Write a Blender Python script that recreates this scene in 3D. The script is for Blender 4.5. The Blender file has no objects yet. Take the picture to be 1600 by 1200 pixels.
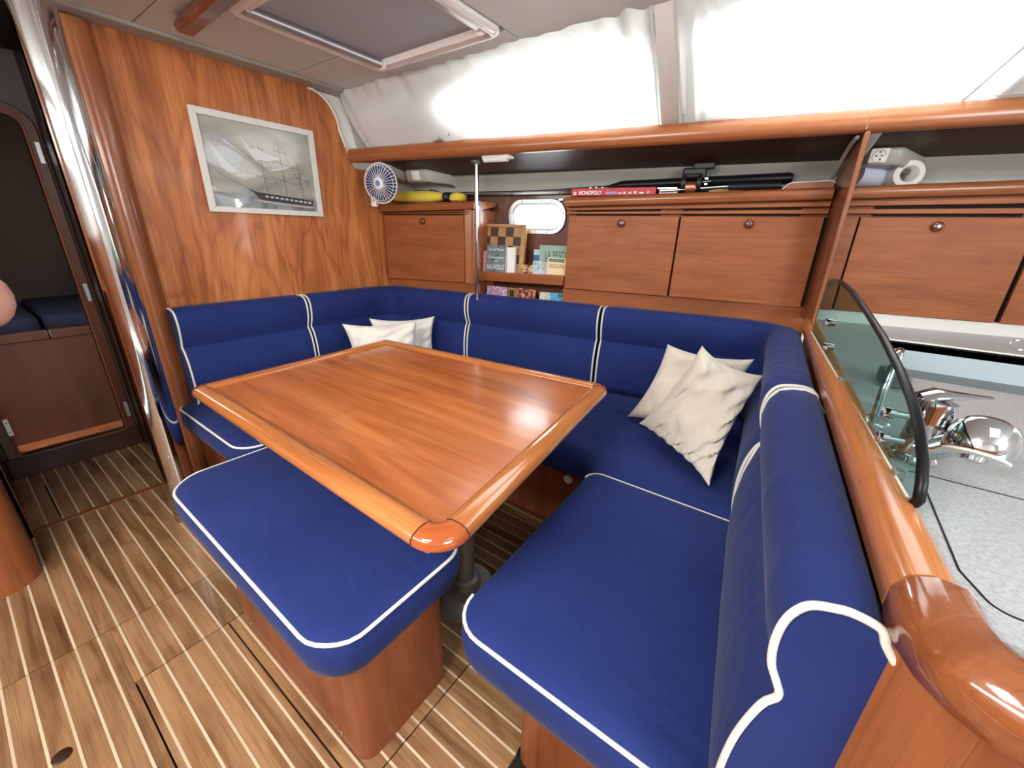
import bpy, bmesh, math, random
from math import sin, cos, pi, radians, hypot, sqrt, atan2
from mathutils import Vector, Matrix, noise
random.seed(7)
SC = bpy.context.scene
COL = SC.collection

# ------------------------------------------------------------------ camera, world, lights, exposure
cam_d = bpy.data.cameras.new('camera'); cam = bpy.data.objects.new('camera', cam_d); COL.objects.link(cam)
yaw, pitch, roll = radians(35.453), radians(20.582), radians(1.519)
fw = Vector((-sin(yaw)*cos(pitch), cos(yaw)*cos(pitch), -sin(pitch)))
r0 = Vector((cos(yaw), sin(yaw), 0)); u0 = r0.cross(fw)
rt = cos(roll)*r0 + sin(roll)*u0; up = -sin(roll)*r0 + cos(roll)*u0
mat = Matrix((rt, up, -fw)).transposed().to_4x4(); mat.translation = (0, 0, 1.25)
cam.matrix_world = mat
cam_d.sensor_fit = 'HORIZONTAL'; cam_d.sensor_width = 36; cam_d.lens = 36*630/1600
cam_d.clip_start = 0.01; cam_d.clip_end = 100
SC.camera = cam
SC.view_settings.view_transform = 'Standard'; SC.view_settings.look = 'None'
SC.view_settings.gamma = 1; SC.view_settings.use_curve_mapping = False
SC.view_settings.exposure = 0.0
SC.cycles.use_denoising = True
SC.cycles.max_bounces = 10; SC.cycles.transparent_max_bounces = 12
SC.cycles.sample_clamp_indirect = 6
SC.cycles.caustics_reflective = False; SC.cycles.caustics_refractive = False

W = bpy.data.worlds.new('sky'); SC.world = W; W.use_nodes = True
bg = W.node_tree.nodes['Background']; bg.inputs[0].default_value = (0.93, 0.97, 1.0, 1); bg.inputs[1].default_value = 19.0

def area(name, loc, target, sx, sy, power, col=(1, 1, 1)):
    l = bpy.data.lights.new(name, 'AREA'); l.shape = 'RECTANGLE'; l.size = sx; l.size_y = sy
    l.energy = power; l.color = col
    o = bpy.data.objects.new(name, l); COL.objects.link(o); o.location = loc
    o.rotation_euler = (Vector(target)-Vector(loc)).to_track_quat('-Z', 'Y').to_euler()
    return o
area('companionway_daylight', (1.75, -0.30, 1.72), (-2.0, 0.8, 0.9), 1.0, 0.8, 58, (0.97, 0.98, 1.0))
area('galley_hatch_daylight', (0.55, 0.35, 1.90), (0.5, 0.6, 0.0), 0.5, 0.5, 2, (0.97, 0.99, 1.0))
area('saloon_hatch_daylight', (-0.55, -0.55, 1.90), (-0.7, -0.1, 0.0), 0.55, 0.55, 40, (1.0, 0.985, 0.96))
area('port_window_daylight', (-1.1, -1.22, 1.70), (-1.1, 1.0, 1.0), 1.9, 0.22, 30, (1.0, 0.99, 0.95))

# ------------------------------------------------------------------ materials
def nmat(name, base=(.8, .8, .8), rough=.5, metal=0., spec=.5, coat=0., sheen=0., trans=0., ior=1.45, emis=None, alpha=1.):
    m = bpy.data.materials.new(name); m.use_nodes = True
    b = m.node_tree.nodes['Principled BSDF']
    b.inputs['Base Color'].default_value = (*base, 1); b.inputs['Roughness'].default_value = rough
    b.inputs['Metallic'].default_value = metal; b.inputs['Specular IOR Level'].default_value = spec
    b.inputs['Coat Weight'].default_value = coat; b.inputs['Coat Roughness'].default_value = .08
    b.inputs['Sheen Weight'].default_value = sheen
    b.inputs['Transmission Weight'].default_value = trans; b.inputs['IOR'].default_value = ior
    if emis: b.inputs['Emission Color'].default_value = (*emis[0], 1); b.inputs['Emission Strength'].default_value = emis[1]
    return m
def N(m, t, **kw):
    n = m.node_tree.nodes.new(t)
    for k, v in kw.items():
        if k in n.inputs: n.inputs[k].default_value = v
        else: setattr(n, k, v)
    return n
def L(m, a, b): m.node_tree.links.new(a, b)
def bump(m, height_out, strength=.2, dist=.01):
    b = N(m, 'ShaderNodeBump'); b.inputs['Strength'].default_value = strength; b.inputs['Distance'].default_value = dist
    L(m, height_out, b.inputs['Height']); L(m, b.outputs[0], m.node_tree.nodes['Principled BSDF'].inputs['Normal'])
    return b
def coords(m, scale=(1, 1, 1), rotz=0., rnd=False):
    tc = N(m, 'ShaderNodeTexCoord'); out = tc.outputs['Object']
    if rnd:
        oi = N(m, 'ShaderNodeObjectInfo'); mu = N(m, 'ShaderNodeMath', operation='MULTIPLY'); mu.inputs[1].default_value = 37.
        L(m, oi.outputs['Random'], mu.inputs[0])
        ad = N(m, 'ShaderNodeVectorMath', operation='ADD'); L(m, out, ad.inputs[0]); L(m, mu.outputs[0], ad.inputs[1]); out = ad.outputs[0]
    mp0 = N(m, 'ShaderNodeMapping'); mp0.inputs['Rotation'].default_value = (0, 0, rotz); L(m, out, mp0.inputs['Vector'])
    mp = N(m, 'ShaderNodeMapping'); mp.inputs['Scale'].default_value = scale; L(m, mp0.outputs[0], mp.inputs['Vector'])
    return mp.outputs[0]
def ramp(m, fac, stops):
    r = N(m, 'ShaderNodeValToRGB'); e = r.color_ramp.elements
    while len(e) < len(stops): e.new(.5)
    for i, (p, c) in enumerate(stops): e[i].position = p; e[i].color = (*c, 1)
    L(m, fac, r.inputs[0]); return r.outputs[0]
def mixc(m, a, b, fac, mode='MIX'):
    x = N(m, 'ShaderNodeMix', data_type='RGBA', blend_type=mode)
    if isinstance(fac, float): x.inputs[0].default_value = fac
    else: L(m, fac, x.inputs[0])
    for s, v in ((6, a), (7, b)):
        if isinstance(v, tuple): x.inputs[s].default_value = (*v, 1)
        else: L(m, v, x.inputs[s])
    return x.outputs[2]
def wood(name, dark, mid, light, axis='x', rough=.3, coat=.35, scale=1., figure=.35, rotz=0., rnd=False, varr=.0, streak=.3, freq=5., fl=1.):
    m = nmat(name, rough=rough, coat=coat)
    b = m.node_tree.nodes['Principled BSDF']
    lo, hi = 1.1*scale, 9.*scale
    sc = {'x': (lo, hi, hi), 'y': (hi, lo, hi), 'z': (hi, hi, lo)}[axis]
    v = coords(m, sc, rotz, rnd)
    n1 = N(m, 'ShaderNodeTexNoise', Scale=1., Detail=4., Roughness=.55, Distortion=.7); L(m, v, n1.inputs['Vector'])
    base = ramp(m, n1.outputs[0], [(.28, dark), (.5, mid), (.72, light)])
    # contour figure
    v2 = coords(m, tuple(a*.45*(fl if a == lo else 1) for a in sc), rotz, rnd)
    n2 = N(m, 'ShaderNodeTexNoise', Scale=1., Detail=2., Roughness=.5, Distortion=.4); L(m, v2, n2.inputs['Vector'])
    mu = N(m, 'ShaderNodeMath', operation='MULTIPLY'); mu.inputs[1].default_value = freq*6.28; L(m, n2.outputs[0], mu.inputs[0])
    sn0 = N(m, 'ShaderNodeMath', operation='SINE'); L(m, mu.outputs[0], sn0.inputs[0])
    sn = N(m, 'ShaderNodeMath', operation='MULTIPLY_ADD'); sn.inputs[1].default_value = .5; sn.inputs[2].default_value = .5; L(m, sn0.outputs[0], sn.inputs[0])
    fg = ramp(m, sn.outputs[0], [(0., (.64, .54, .46)), (.30, (.90, .87, .84)), (.8, (1.0, 1.0, 1.0))])
    c2 = mixc(m, base, fg, figure, 'MULTIPLY')
    v3 = coords(m, tuple((2.5 if a == lo else 150.)*scale for a in sc), rotz, rnd)
    n3 = N(m, 'ShaderNodeTexNoise', Scale=1., Detail=3., Roughness=.7); L(m, v3, n3.inputs['Vector'])
    st = ramp(m, n3.outputs[0], [(.35, (.45, .4, .36)), (.52, (1, 1, 1))])
    c3 = mixc(m, c2, st, streak, 'MULTIPLY')
    if varr > 0:
        oi = N(m, 'ShaderNodeObjectInfo'); mr = N(m, 'ShaderNodeMapRange'); mr.inputs[3].default_value = 1-varr; mr.inputs[4].default_value = 1+varr
        L(m, oi.outputs['Random'], mr.inputs[0])
        hs = N(m, 'ShaderNodeHueSaturation'); L(m, mr.outputs[0], hs.inputs['Value']); L(m, c3, hs.inputs['Color']); c3 = hs.outputs[0]
    L(m, c3, b.inputs['Base Color'])
    bump(m, n3.outputs[0], .05, .002)
    return m
RH = radians(-10.633)
m_bulk = wood('cherry_bulkhead', (.27, .075, .019), (.50, .165, .048), (.68, .26, .085), 'z', .36, .2, 1.1, .6, 0, False, 0, .55, 11., 2.0)
m_cab = wood('cherry_cabinet', (.23, .066, .022), (.32, .098, .033), (.38, .127, .043), 'x', .46, .0, 1.4, .22, RH, False, 0, .35, 8., 2.)
m_cab.node_tree.nodes['Principled BSDF'].inputs['Specular IOR Level'].default_value = .32
m_cabz = wood('cherry_upright', (.22, .065, .022), (.33, .105, .036), (.42, .15, .052), 'z', .30, .3, 1.2, .25)
m_rail = wood('cherry_rail', (.24, .070, .022), (.33, .106, .035), (.40, .145, .052), 'x', .28, .2, 1., .3, RH)
m_raily = wood('cherry_rail_y', (.40, .13, .04), (.52, .19, .06), (.62, .25, .085), 'y', .22, .35, 1., .3)
m_railend = wood('cherry_rail_end', (.20, .06, .02), (.32, .10, .034), (.42, .15, .052), 'y', .14, .6, 1., .35, .9)
m_dvwood = wood('divider_wood', (.16, .046, .022), (.22, .066, .031), (.28, .09, .043), 'z', .3, .3, .8, .2)
m_base = wood('cherry_base', (.15, .042, .015), (.23, .066, .023), (.29, .094, .034), 'z', .40, .1, .8, .3)
m_dark = wood('dark_mahogany', (.024, .009, .005), (.040, .014, .007), (.055, .019, .010), 'z', .40, .05, .8, .3)  # dark wood, lowered further: shade of the passage put into the colour
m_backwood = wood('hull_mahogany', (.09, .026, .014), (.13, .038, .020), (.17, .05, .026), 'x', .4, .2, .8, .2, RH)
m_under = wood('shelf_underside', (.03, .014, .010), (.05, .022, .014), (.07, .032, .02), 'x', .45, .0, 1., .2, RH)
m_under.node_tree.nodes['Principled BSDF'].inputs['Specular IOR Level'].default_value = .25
m_plank = wood('teak_plank', (.14, .066, .027), (.31, .165, .075), (.41, .232, .115), 'x', .42, .1, 1.6, .7, 0, True, .12, .55, 4., 2.2)
m_holly = wood('holly_strip', (.58, .44, .30), (.66, .51, .35), (.72, .57, .40), 'x', .45, .0, 1., .1, 0, True)
m_table = wood('table_veneer', (.38, .105, .029), (.53, .162, .044), (.64, .225, .070), 'x', .27, .5, 1.3, .55, 0, False, 0, .35, 4.)
m_tabrim = wood('table_rim', (.36, .11, .032), (.47, .16, .045), (.54, .21, .065), 'x', .12, .8, 1., .3)
m_tabrimy = wood('table_rim_y', (.36, .11, .032), (.47, .16, .045), (.54, .21, .065), 'y', .12, .8, 1., .3)
m_tabcor = wood('table_corner', (.30, .06, .014), (.42, .095, .022), (.50, .13, .034), 'y', .1, .9, 1.4, .3, .8)
# staves on the table veneer
def staves(m):
    nt = m.node_tree; b = nt.nodes['Principled BSDF']; src = b.inputs['Base Color'].links[0].from_socket
    v = coords(m, (1.6, 9.5, 1.), 0)
    br = N(m, 'ShaderNodeTexBrick'); br.inputs['Scale'].default_value = 1.; br.inputs['Mortar Size'].default_value = 0.
    br.inputs['Color1'].default_value = (1, 1, 1, 1); br.inputs['Color2'].default_value = (.80, .76, .72, 1)
    br.inputs['Brick Width'].default_value = 1.4; br.inputs['Row Height'].default_value = 1.; br.offset = .37
    L(m, v, br.inputs['Vector'])
    L(m, mixc(m, src, br.outputs[0], 1.0, 'MULTIPLY'), b.inputs['Base Color'])
staves(m_table); m_table.node_tree.nodes['Principled BSDF'].inputs['Coat Roughness'].default_value = .16

def fabric(name, c, c2, sheen=.35, rough=.85, wr=.35, weave=900.):
    m = nmat(name, c, rough, sheen=sheen, spec=.25); b = m.node_tree.nodes['Principled BSDF']
    b.inputs['Sheen Roughness'].default_value = .4
    v = coords(m); n = N(m, 'ShaderNodeTexNoise', Scale=3.2, Detail=4.); L(m, v, n.inputs['Vector'])
    L(m, ramp(m, n.outputs[0], [(.3, c), (.7, c2)]), b.inputs['Base Color'])
    n2 = N(m, 'ShaderNodeTexNoise', Scale=weave, Detail=1.); L(m, v, n2.inputs['Vector'])
    v3 = coords(m, (3., 7., 3.), .3); n3 = N(m, 'ShaderNodeTexNoise', Scale=1.6, Detail=2., Distortion=.8); L(m, v3, n3.inputs['Vector'])
    ad = N(m, 'ShaderNodeMath', operation='MULTIPLY_ADD'); ad.inputs[1].default_value = .04
    L(m, n2.outputs[0], ad.inputs[0]); L(m, n3.outputs[0], ad.inputs[2])
    v4 = coords(m, (2.2, 15., 2.2), .35); n4 = N(m, 'ShaderNodeTexNoise', Scale=1.3, Detail=1., Distortion=.5); L(m, v4, n4.inputs['Vector'])
    v5 = coords(m); n5 = N(m, 'ShaderNodeTexNoise', Scale=2.1, Detail=1.); L(m, v5, n5.inputs['Vector'])
    mk = N(m, 'ShaderNodeMapRange'); mk.inputs[1].default_value = .50; mk.inputs[2].default_value = .68; L(m, n5.outputs[0], mk.inputs[0])
    mm4 = N(m, 'ShaderNodeMath', operation='MULTIPLY'); L(m, n4.outputs[0], mm4.inputs[0]); L(m, mk.outputs[0], mm4.inputs[1])
    ad2 = N(m, 'ShaderNodeMath', operation='MULTIPLY_ADD'); ad2.inputs[1].default_value = .9; L(m, mm4.outputs[0], ad2.inputs[0]); L(m, ad.outputs[0], ad2.inputs[2])
    bump(m, ad2.outputs[0], wr, .02)
    return m
m_blue = fabric('navy_fabric', (.012, .024, .125), (.017, .032, .155), .07)
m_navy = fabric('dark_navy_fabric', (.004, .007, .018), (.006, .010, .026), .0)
m_cream = fabric('cream_velvet', (.74, .66, .55), (.82, .75, .65), .5, .9, .6)
m_white_pil = fabric('white_pillow', (.80, .77, .70), (.86, .83, .77), .3, .9, .6)
m_pipe = nmat('white_piping', (.82, .80, .72), .6)
m_yellow = fabric('yellow_cloth', (.72, .55, .05), (.80, .64, .09), .2, .8, .8)
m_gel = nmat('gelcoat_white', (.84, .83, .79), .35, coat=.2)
m_gelc = nmat('liner_white_shaded', (.36, .365, .33), .4)  # white liner greyed: shade below the shelf put into the base colour
m_hatch = nmat('hatch_frame_white', (.88, .88, .85), .22, coat=.5)
def vinyl():
    m = nmat('ceiling_vinyl', (.69, .75, .72), .6); v = coords(m); n = N(m, 'ShaderNodeTexNoise', Scale=450., Detail=2.); L(m, v, n.inputs['Vector'])
    bump(m, n.outputs[0], .12, .003); return m
m_ceil = vinyl()
m_blind = nmat('grey_blind', (.44, .50, .55), .7)
m_chrome = nmat('chrome', (.60, .61, .64), .07, 1.)
m_steel = nmat('polished_steel', (.62, .62, .63), .09, 1.)
m_alu = nmat('brushed_aluminium', (.62, .63, .64), .32, .9)
m_greymetal = nmat('grey_pedestal', (.26, .26, .25), .4, .4)
m_rubber = nmat('black_rubber', (.006, .006, .007), .35, spec=.25)
m_black = nmat('black_plastic', (.012, .012, .014), .45)
m_void = nmat('dark_gap', (.010, .006, .004), .9)
m_plastic = nmat('white_plastic', (.78, .77, .74), .35)
m_fanblue = nmat('fan_blade_blue', (.018, .035, .17), .35)
m_hubblue = nmat('fan_hub_blue', (.12, .25, .62), .3)
m_copper = nmat('copper_line', (.55, .22, .12), .35, .8)
m_paper = nmat('paper_white', (.80, .79, .76), .7)
m_knob = nmat('glossy_red_wood', (.13, .028, .012), .08, coat=1.)
m_darkred = wood('handrail_red', (.09, .016, .010), (.14, .026, .016), (.18, .036, .022), 'y', .25, .5, 1., .2)
m_skin = nmat('skin', (.36, .17, .13), .6)
m_greywall = nmat('shaded_liner', (.10, .085, .08), .6)  # shade on the doorway wall put into a dark liner colour
m_cabin = nmat('cabin_shade_dark', (.018, .016, .015), .7)  # lack of light in the forward cabin put into a near-black colour
def counter_mat():
    m = nmat('speckled_worktop', (.66, .68, .70), .32); b = m.node_tree.nodes['Principled BSDF']
    v = coords(m); n = N(m, 'ShaderNodeTexNoise', Scale=190., Detail=3.); L(m, v, n.inputs['Vector'])
    n2 = N(m, 'ShaderNodeTexNoise', Scale=14., Detail=3.); L(m, v, n2.inputs['Vector'])
    a = ramp(m, n.outputs[0], [(.35, (.35, .37, .385)), (.6, (.46, .48, .495))])
    c = ramp(m, n2.outputs[0], [(.3, (.93, .93, .93)), (.7, (1, 1, 1))])
    L(m, mixc(m, a, c, 1., 'MULTIPLY'), b.inputs['Base Color']); return m
m_counter = counter_mat()
m_sinkin = nmat('sink_inner', (.55, .64, .70), .25, coat=.3)
m_bin = nmat('sink_floor', (.11, .12, .12), .4)  # shade in the trough put into the dark grey of its floor
def glass_mat(name, col, ior=.06):
    m = bpy.data.materials.new(name); m.use_nodes = True; nt = m.node_tree; nt.nodes.clear()
    o = N(m, 'ShaderNodeOutputMaterial'); t = N(m, 'ShaderNodeBsdfTransparent'); t.inputs[0].default_value = (*col, 1)
    g = N(m, 'ShaderNodeBsdfGlossy'); g.inputs[0].default_value = (1, 1, 1, 1); g.inputs['Roughness'].default_value = .02
    mx = N(m, 'ShaderNodeMixShader'); mx.inputs[0].default_value = ior; L(m, t.outputs[0], mx.inputs[1]); L(m, g.outputs[0], mx.inputs[2]); L(m, mx.outputs[0], o.inputs[0])
    return m
m_smoke = glass_mat('smoked_glass', (.62, .75, .73), .035)
m_pane = glass_mat('clear_pane', (.93, .95, .96))
m_picglass = glass_mat('picture_glass', (.97, .97, .97), .05)
def curtain_mat():
    m = bpy.data.materials.new('curtain_cloth'); m.use_nodes = True; nt = m.node_tree; nt.nodes.clear()
    o = N(m, 'ShaderNodeOutputMaterial'); d = N(m, 'ShaderNodeBsdfDiffuse'); t = N(m, 'ShaderNodeBsdfTranslucent')
    d.inputs[0].default_value = (.86, .87, .87, 1); t.inputs[0].default_value = (.88, .88, .84, 1)
    mx = N(m, 'ShaderNodeMixShader'); mx.inputs[0].default_value = .42
    L(m, d.outputs[0], mx.inputs[1]); L(m, t.outputs[0], mx.inputs[2]); L(m, mx.outputs[0], o.inputs[0])
    v = coords(m); n = N(m, 'ShaderNodeTexNoise', Scale=14., Detail=4., Distortion=1.); L(m, v, n.inputs['Vector'])
    b = N(m, 'ShaderNodeBump'); b.inputs['Strength'].default_value = .35; b.inputs['Distance'].default_value = .02
    L(m, n.outputs[0], b.inputs['Height']); L(m, b.outputs[0], d.inputs['Normal'])
    return m
m_curtain = curtain_mat()

# ------------------------------------------------------------------ mesh helpers
class M:
    def __init__(s): s.v = []; s.f = []
    def add(s, vs, fs):
        b = len(s.v); s.v += [tuple(p) for p in vs]; s.f += [tuple(b+i for i in f) for f in fs]; return s
    def hexa(s, p):    # p: 8 points, bottom 4 ccw, top 4 ccw
        return s.add(p, [(3, 2, 1, 0), (4, 5, 6, 7), (0, 1, 5, 4), (1, 2, 6, 5), (2, 3, 7, 6), (3, 0, 4, 7)])
    def box(s, x0, x1, y0, y1, z0, z1):
        return s.hexa([(x0, y0, z0), (x1, y0, z0), (x1, y1, z0), (x0, y1, z0), (x0, y0, z1), (x1, y0, z1), (x1, y1, z1), (x0, y1, z1)])
    def obox(s, c, a, b, n, ha, hb, hn):   # oriented box: centre, axes, half sizes
        c = Vector(c); a = Vector(a).normalized()*ha; b = Vector(b).normalized()*hb; n = Vector(n).normalized()*hn
        return s.hexa([c-a-b-n, c+a-b-n, c+a+b-n, c-a+b-n, c-a-b+n, c+a-b+n, c+a+b+n, c-a+b+n])
    def prism(s, poly, d):                 # 3D polygon extruded by vector d
        n = len(poly); d = Vector(d); P = [Vector(p) for p in poly]
        return s.add(P+[p+d for p in P], [tuple(range(n))[::-1], tuple(range(n, 2*n))]+[(i, (i+1) % n, n+(i+1) % n, n+i) for i in range(n)])
    def tube(s, path, r, seg=8, closed=False, caps=True):
        P = [Vector(p) for p in path]; n = len(P); rings = []; ref = None
        rr = r if isinstance(r, (list, tuple)) else [r]*n
        for i in range(n):
            if closed: t = (P[(i+1) % n]-P[i-1])
            else: t = P[min(i+1, n-1)]-P[max(i-1, 0)]
            t = t.normalized()
            if ref is None:
                ref = Vector((0, 0, 1)) if abs(t.z) < .9 else Vector((1, 0, 0))
            a = (ref - t*ref.dot(t))
            if a.length < 1e-5: a = t.orthogonal()
            a.normalize(); ref = a; b = t.cross(a)
            rings.append([P[i]+(a*cos(2*pi*k/seg)+b*sin(2*pi*k/seg))*rr[i] for k in range(seg)])
        vs = [p for rg in rings for p in rg]; fs = []
        m = n if closed else n-1
        for i in range(m):
            j = (i+1) % n
            for k in range(seg):
                l = (k+1) % seg; fs.append((i*seg+k, i*seg+l, j*seg+l, j*seg+k))
        if not closed and caps: fs += [tuple(range(seg))[::-1], tuple((n-1)*seg+k for k in range(seg))]
        return s.add(vs, fs)
    def lathe(s, prof, o, ax=(0, 0, 1), seg=24):   # prof: (r, h)
        o = Vector(o); ax = Vector(ax).normalized(); a = ax.orthogonal().normalized(); b = ax.cross(a); vs = []; fs = []
        for r, h in prof: vs += [o+ax*h+(a*cos(2*pi*k/seg)+b*sin(2*pi*k/seg))*max(r, 1e-5) for k in range(seg)]
        for i in range(len(prof)-1):
            for k in range(seg):
                l = (k+1) % seg; fs.append((i*seg+k, i*seg+l, (i+1)*seg+l, (i+1)*seg+k))
        fs += [tuple(range(seg))[::-1], tuple((len(prof)-1)*seg+k for k in range(seg))]
        return s.add(vs, fs)
    def sweep(s, path, prof, closed=False, caps=True, closed_prof=True):   # horizontal path; prof (a to the left of travel, b up)
        P = [Vector(p) for p in path]; n = len(P); vs = []; m = len(prof)
        for i in range(n):
            if closed: t0 = (P[i]-P[i-1]); t1 = (P[(i+1) % n]-P[i])
            else:
                t0 = P[i]-P[i-1] if i > 0 else P[1]-P[0]; t1 = P[i+1]-P[i] if i < n-1 else P[i]-P[i-1]
            t0.z = t1.z = 0; t0.normalize(); t1.normalize(); t = (t0+t1).normalized()
            sd = Vector((-t.y, t.x, 0))/max(.4, t.dot(t0))
            vs += [P[i]+sd*a+Vector((0, 0, b)) for a, b in prof]
        fs = []
        for i in range(n if closed else n-1):
            j = (i+1) % n
            for k in range(m if closed_prof else m-1):
                l = (k+1) % m; fs.append((i*m+k, j*m+k, j*m+l, i*m+l))
        if not closed and caps: fs += [tuple(range(m)), tuple((n-1)*m+k for k in range(m))[::-1]]
        return s.add(vs, fs)

ORG = {}
def finish(o, mt, bev=0., smooth=True, ang=35., seg=2, sub=0):
    me = o.data
    if mt: me.materials.append(mt)
    bm = bmesh.new(); bm.from_mesh(me); bmesh.ops.recalc_face_normals(bm, faces=bm.faces); bm.to_mesh(me); bm.free()
    if smooth:
        me.polygons.foreach_set('use_smooth', [True]*len(me.polygons)); me.set_sharp_from_angle(angle=radians(ang))
    if bev > 0:
        b = o.modifiers.new('bevel', 'BEVEL'); b.width = bev; b.segments = seg; b.limit_method = 'ANGLE'; b.angle_limit = radians(35)
    if sub:
        b = o.modifiers.new('subd', 'SUBSURF'); b.levels = sub; b.render_levels = sub
def ob(name, mm, mt, parent=None, bev=0., smooth=True, ang=35., label=None, seg=2, kind=None, cat=None, group=None, sub=0):
    vs = [Vector(v) for v in mm.v]
    if parent is not None: org = ORG[parent.name]
    else:
        org = Vector(((min(v.x for v in vs)+max(v.x for v in vs))/2, (min(v.y for v in vs)+max(v.y for v in vs))/2, min(v.z for v in vs)))
    me = bpy.data.meshes.new(name); me.from_pydata([tuple(v-org) for v in vs], [], mm.f); me.update()
    o = bpy.data.objects.new(name, me); COL.objects.link(o)
    if parent is not None: o.parent = parent
    else: o.location = org
    ORG[o.name] = org
    finish(o, mt, bev, smooth, ang, seg, sub)
    if label: o['label'] = label
    if cat: o['category'] = cat
    if group: o['group'] = group
    if kind: o['kind'] = kind
    return o
def thing(name, loc, label, cat, group=None):
    o = bpy.data.objects.new(name, None); COL.objects.link(o); o.location = loc; o.empty_display_size = .05
    ORG[o.name] = Vector(loc); o['label'] = label; o['category'] = cat
    if group: o['group'] = group
    return o
def struct(name, mm, mt, label, cat='structure', **k): return ob(name, mm, mt, None, label=label, cat=cat, kind='structure', **k)
def sthing(name, loc, label, cat):
    o = thing(name, loc, label, cat); o['kind'] = 'structure'; return o
SH, CH = sin(radians(10.633)), cos(radians(10.633))
def H(x, s, z): return Vector((x, (s+x*SH)/CH, z))
HX = Vector((CH, SH, 0)); HN = Vector((-SH, CH, 0))
def hslab(mm, x0, x1, s0, s1, za, zb):   # za=(z0,z1) at x0, zb at x1
    return mm.hexa([H(x0, s0, za[0]), H(x1, s0, zb[0]), H(x1, s1, zb[0]), H(x0, s1, za[0]), H(x0, s0, za[1]), H(x1, s0, zb[1]), H(x1, s1, zb[1]), H(x0, s1, za[1])])
def fillet(poly, rad, n=6):
    out = []; k = len(poly)
    for i in range(k):
        p0, p, p1 = Vector(poly[i-1]), Vector(poly[i]), Vector(poly[(i+1) % k]); r = rad[i] if isinstance(rad, (list, tuple)) else rad
        if r <= 0: out.append(tuple(p)); continue
        a = (p0-p).normalized(); b = (p1-p).normalized(); th = a.angle(b); d = r/math.tan(th/2); c = p+(a+b).normalized()*(r/sin(th/2))
        s0 = p+a*d-c; s1 = p+b*d-c
        for j in range(n+1):
            t = j/n; ang = s0.angle(s1)
            q = (s0*sin((1-t)*ang)+s1*sin(t*ang))/sin(ang) if ang > 1e-4 else s0
            out.append(tuple(c+q))
    return out
def fillet_open(pts, r, n=6):
    P = [Vector(p) for p in pts]; out = [P[0]]
    for i in range(1, len(P)-1):
        a = (P[i-1]-P[i]).normalized(); b = (P[i+1]-P[i]).normalized(); th = a.angle(b); d = r/math.tan(th/2); c = P[i]+(a+b).normalized()*(r/sin(th/2))
        s0 = P[i]+a*d-c; s1 = P[i]+b*d-c; ang = s0.angle(s1)
        for j in range(n+1):
            t = j/n; out.append(c+(s0*sin((1-t)*ang)+s1*sin(t*ang))/sin(ang))
    out.append(P[-1]); return out
def inset(poly, d):   # ccw polygon, positive = inward
    k = len(poly); out = []
    for i in range(k):
        p0, p, p1 = [Vector((q[0], q[1])) for q in (poly[i-1], poly[i], poly[(i+1) % k])]
        t0 = (p-p0).normalized(); t1 = (p1-p).normalized(); t = (t0+t1).normalized(); n = Vector((-t.y, t.x))/max(.5, t.dot(t0))
        out.append((p.x+n.x*d, p.y+n.y*d))
    return out
def cushion(name, poly, rad, z0, z1, parent, piping=None, mt=None, label=None, puff=.006, sharp=True):
    fp = fillet(poly, rad, 7); fp = [tuple(p) for p in fp]; h = z1-z0
    prof = [(.03, z0), (.006, z0+.012), (-puff*.5, z0+h*.3), (-puff, z0+h*.6), (0, z1-.008), (.006, z1), (.02, z1+.006), (.04, z1+.010)] if sharp else \
           [(.03, z0), (.006, z0+.012), (-puff, z0+h*.35), (-puff*.6, z0+h*.6), (.004, z1-.03), (.014, z1-.012), (.03, z1), (.048, z1+.008)]
    vs = []; fs = []; n = len(fp)
    for d, z in prof: vs += [(x, y, z) for x, y in inset(fp, d)]
    for i in range(len(prof)-1):
        for k in range(n): l = (k+1) % n; fs.append((i*n+k, i*n+l, (i+1)*n+l, (i+1)*n+k))
    fs += [tuple(range(n))[::-1], tuple((len(prof)-1)*n+k for k in range(n))]
    o = ob(name, M().add(vs, fs), mt or m_blue, parent, ang=60, label=label)
    return fp, o

# ------------------------------------------------------------------ floor
fl = M().box(-3.2, 1.8, -1.3, 2.0, -.06, -.012)
floor = struct('floor', fl, m_void, 'teak and holly striped cabin sole', ang=30)
FO = ORG['floor']
segs = [(-3.085, -2.456, -.06, .49, .0), (-2.446, -1.602, -.9, .50, .0), (-1.598, -.589, -.9, .0140, .0), (-1.598, -1.327, .0145, 1.355, .0),
        (-1.323, -.589, .0185, .2535, .0), (-1.323, -.589, .2585, 1.355, .0), (-.585, .9, -.9, .36, 0.), (-.585, -.34, .36, 1.355, .0)]
cnt = 0
for x0, x1, y0, y1, ph in segs:
    k = math.floor((y0-.035)/.05)
    while .035+.05*k < y1:
        a = max(y0, .035+.05*k+.0035); b = min(y1, .035+.05*(k+1)-.0035)
        if b-a > .006:
            ob('plank', M().box(x0, x1, a, b, -.012, 0), m_plank, floor, smooth=False); cnt += 1
        h0 = .035+.05*(k+1)
        if h0+.0035 < y1 and h0-.0035 > y0:
            ob('holly_strip', M().box(x0, x1, h0-.0031, h0+.0031, -.012, -.0002), m_holly, floor, smooth=False)
        k += 1
ob('threshold_strip', M().box(-2.470, -2.440, -.07, .46, -.012, .0035), m_base, floor, bev=.002)
ob('lifting_slot', M().box(-2.90, -2.50, .026, .032, -.010, .0006), m_void, floor)
sr = M().lathe([(.002, 0), (.017, 0), (.019, .002), (.014, .004), (.002, .003)], (-1.244, -.144, 0), seg=18)
ob('deck_fitting', sr, m_dark, floor)

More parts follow.
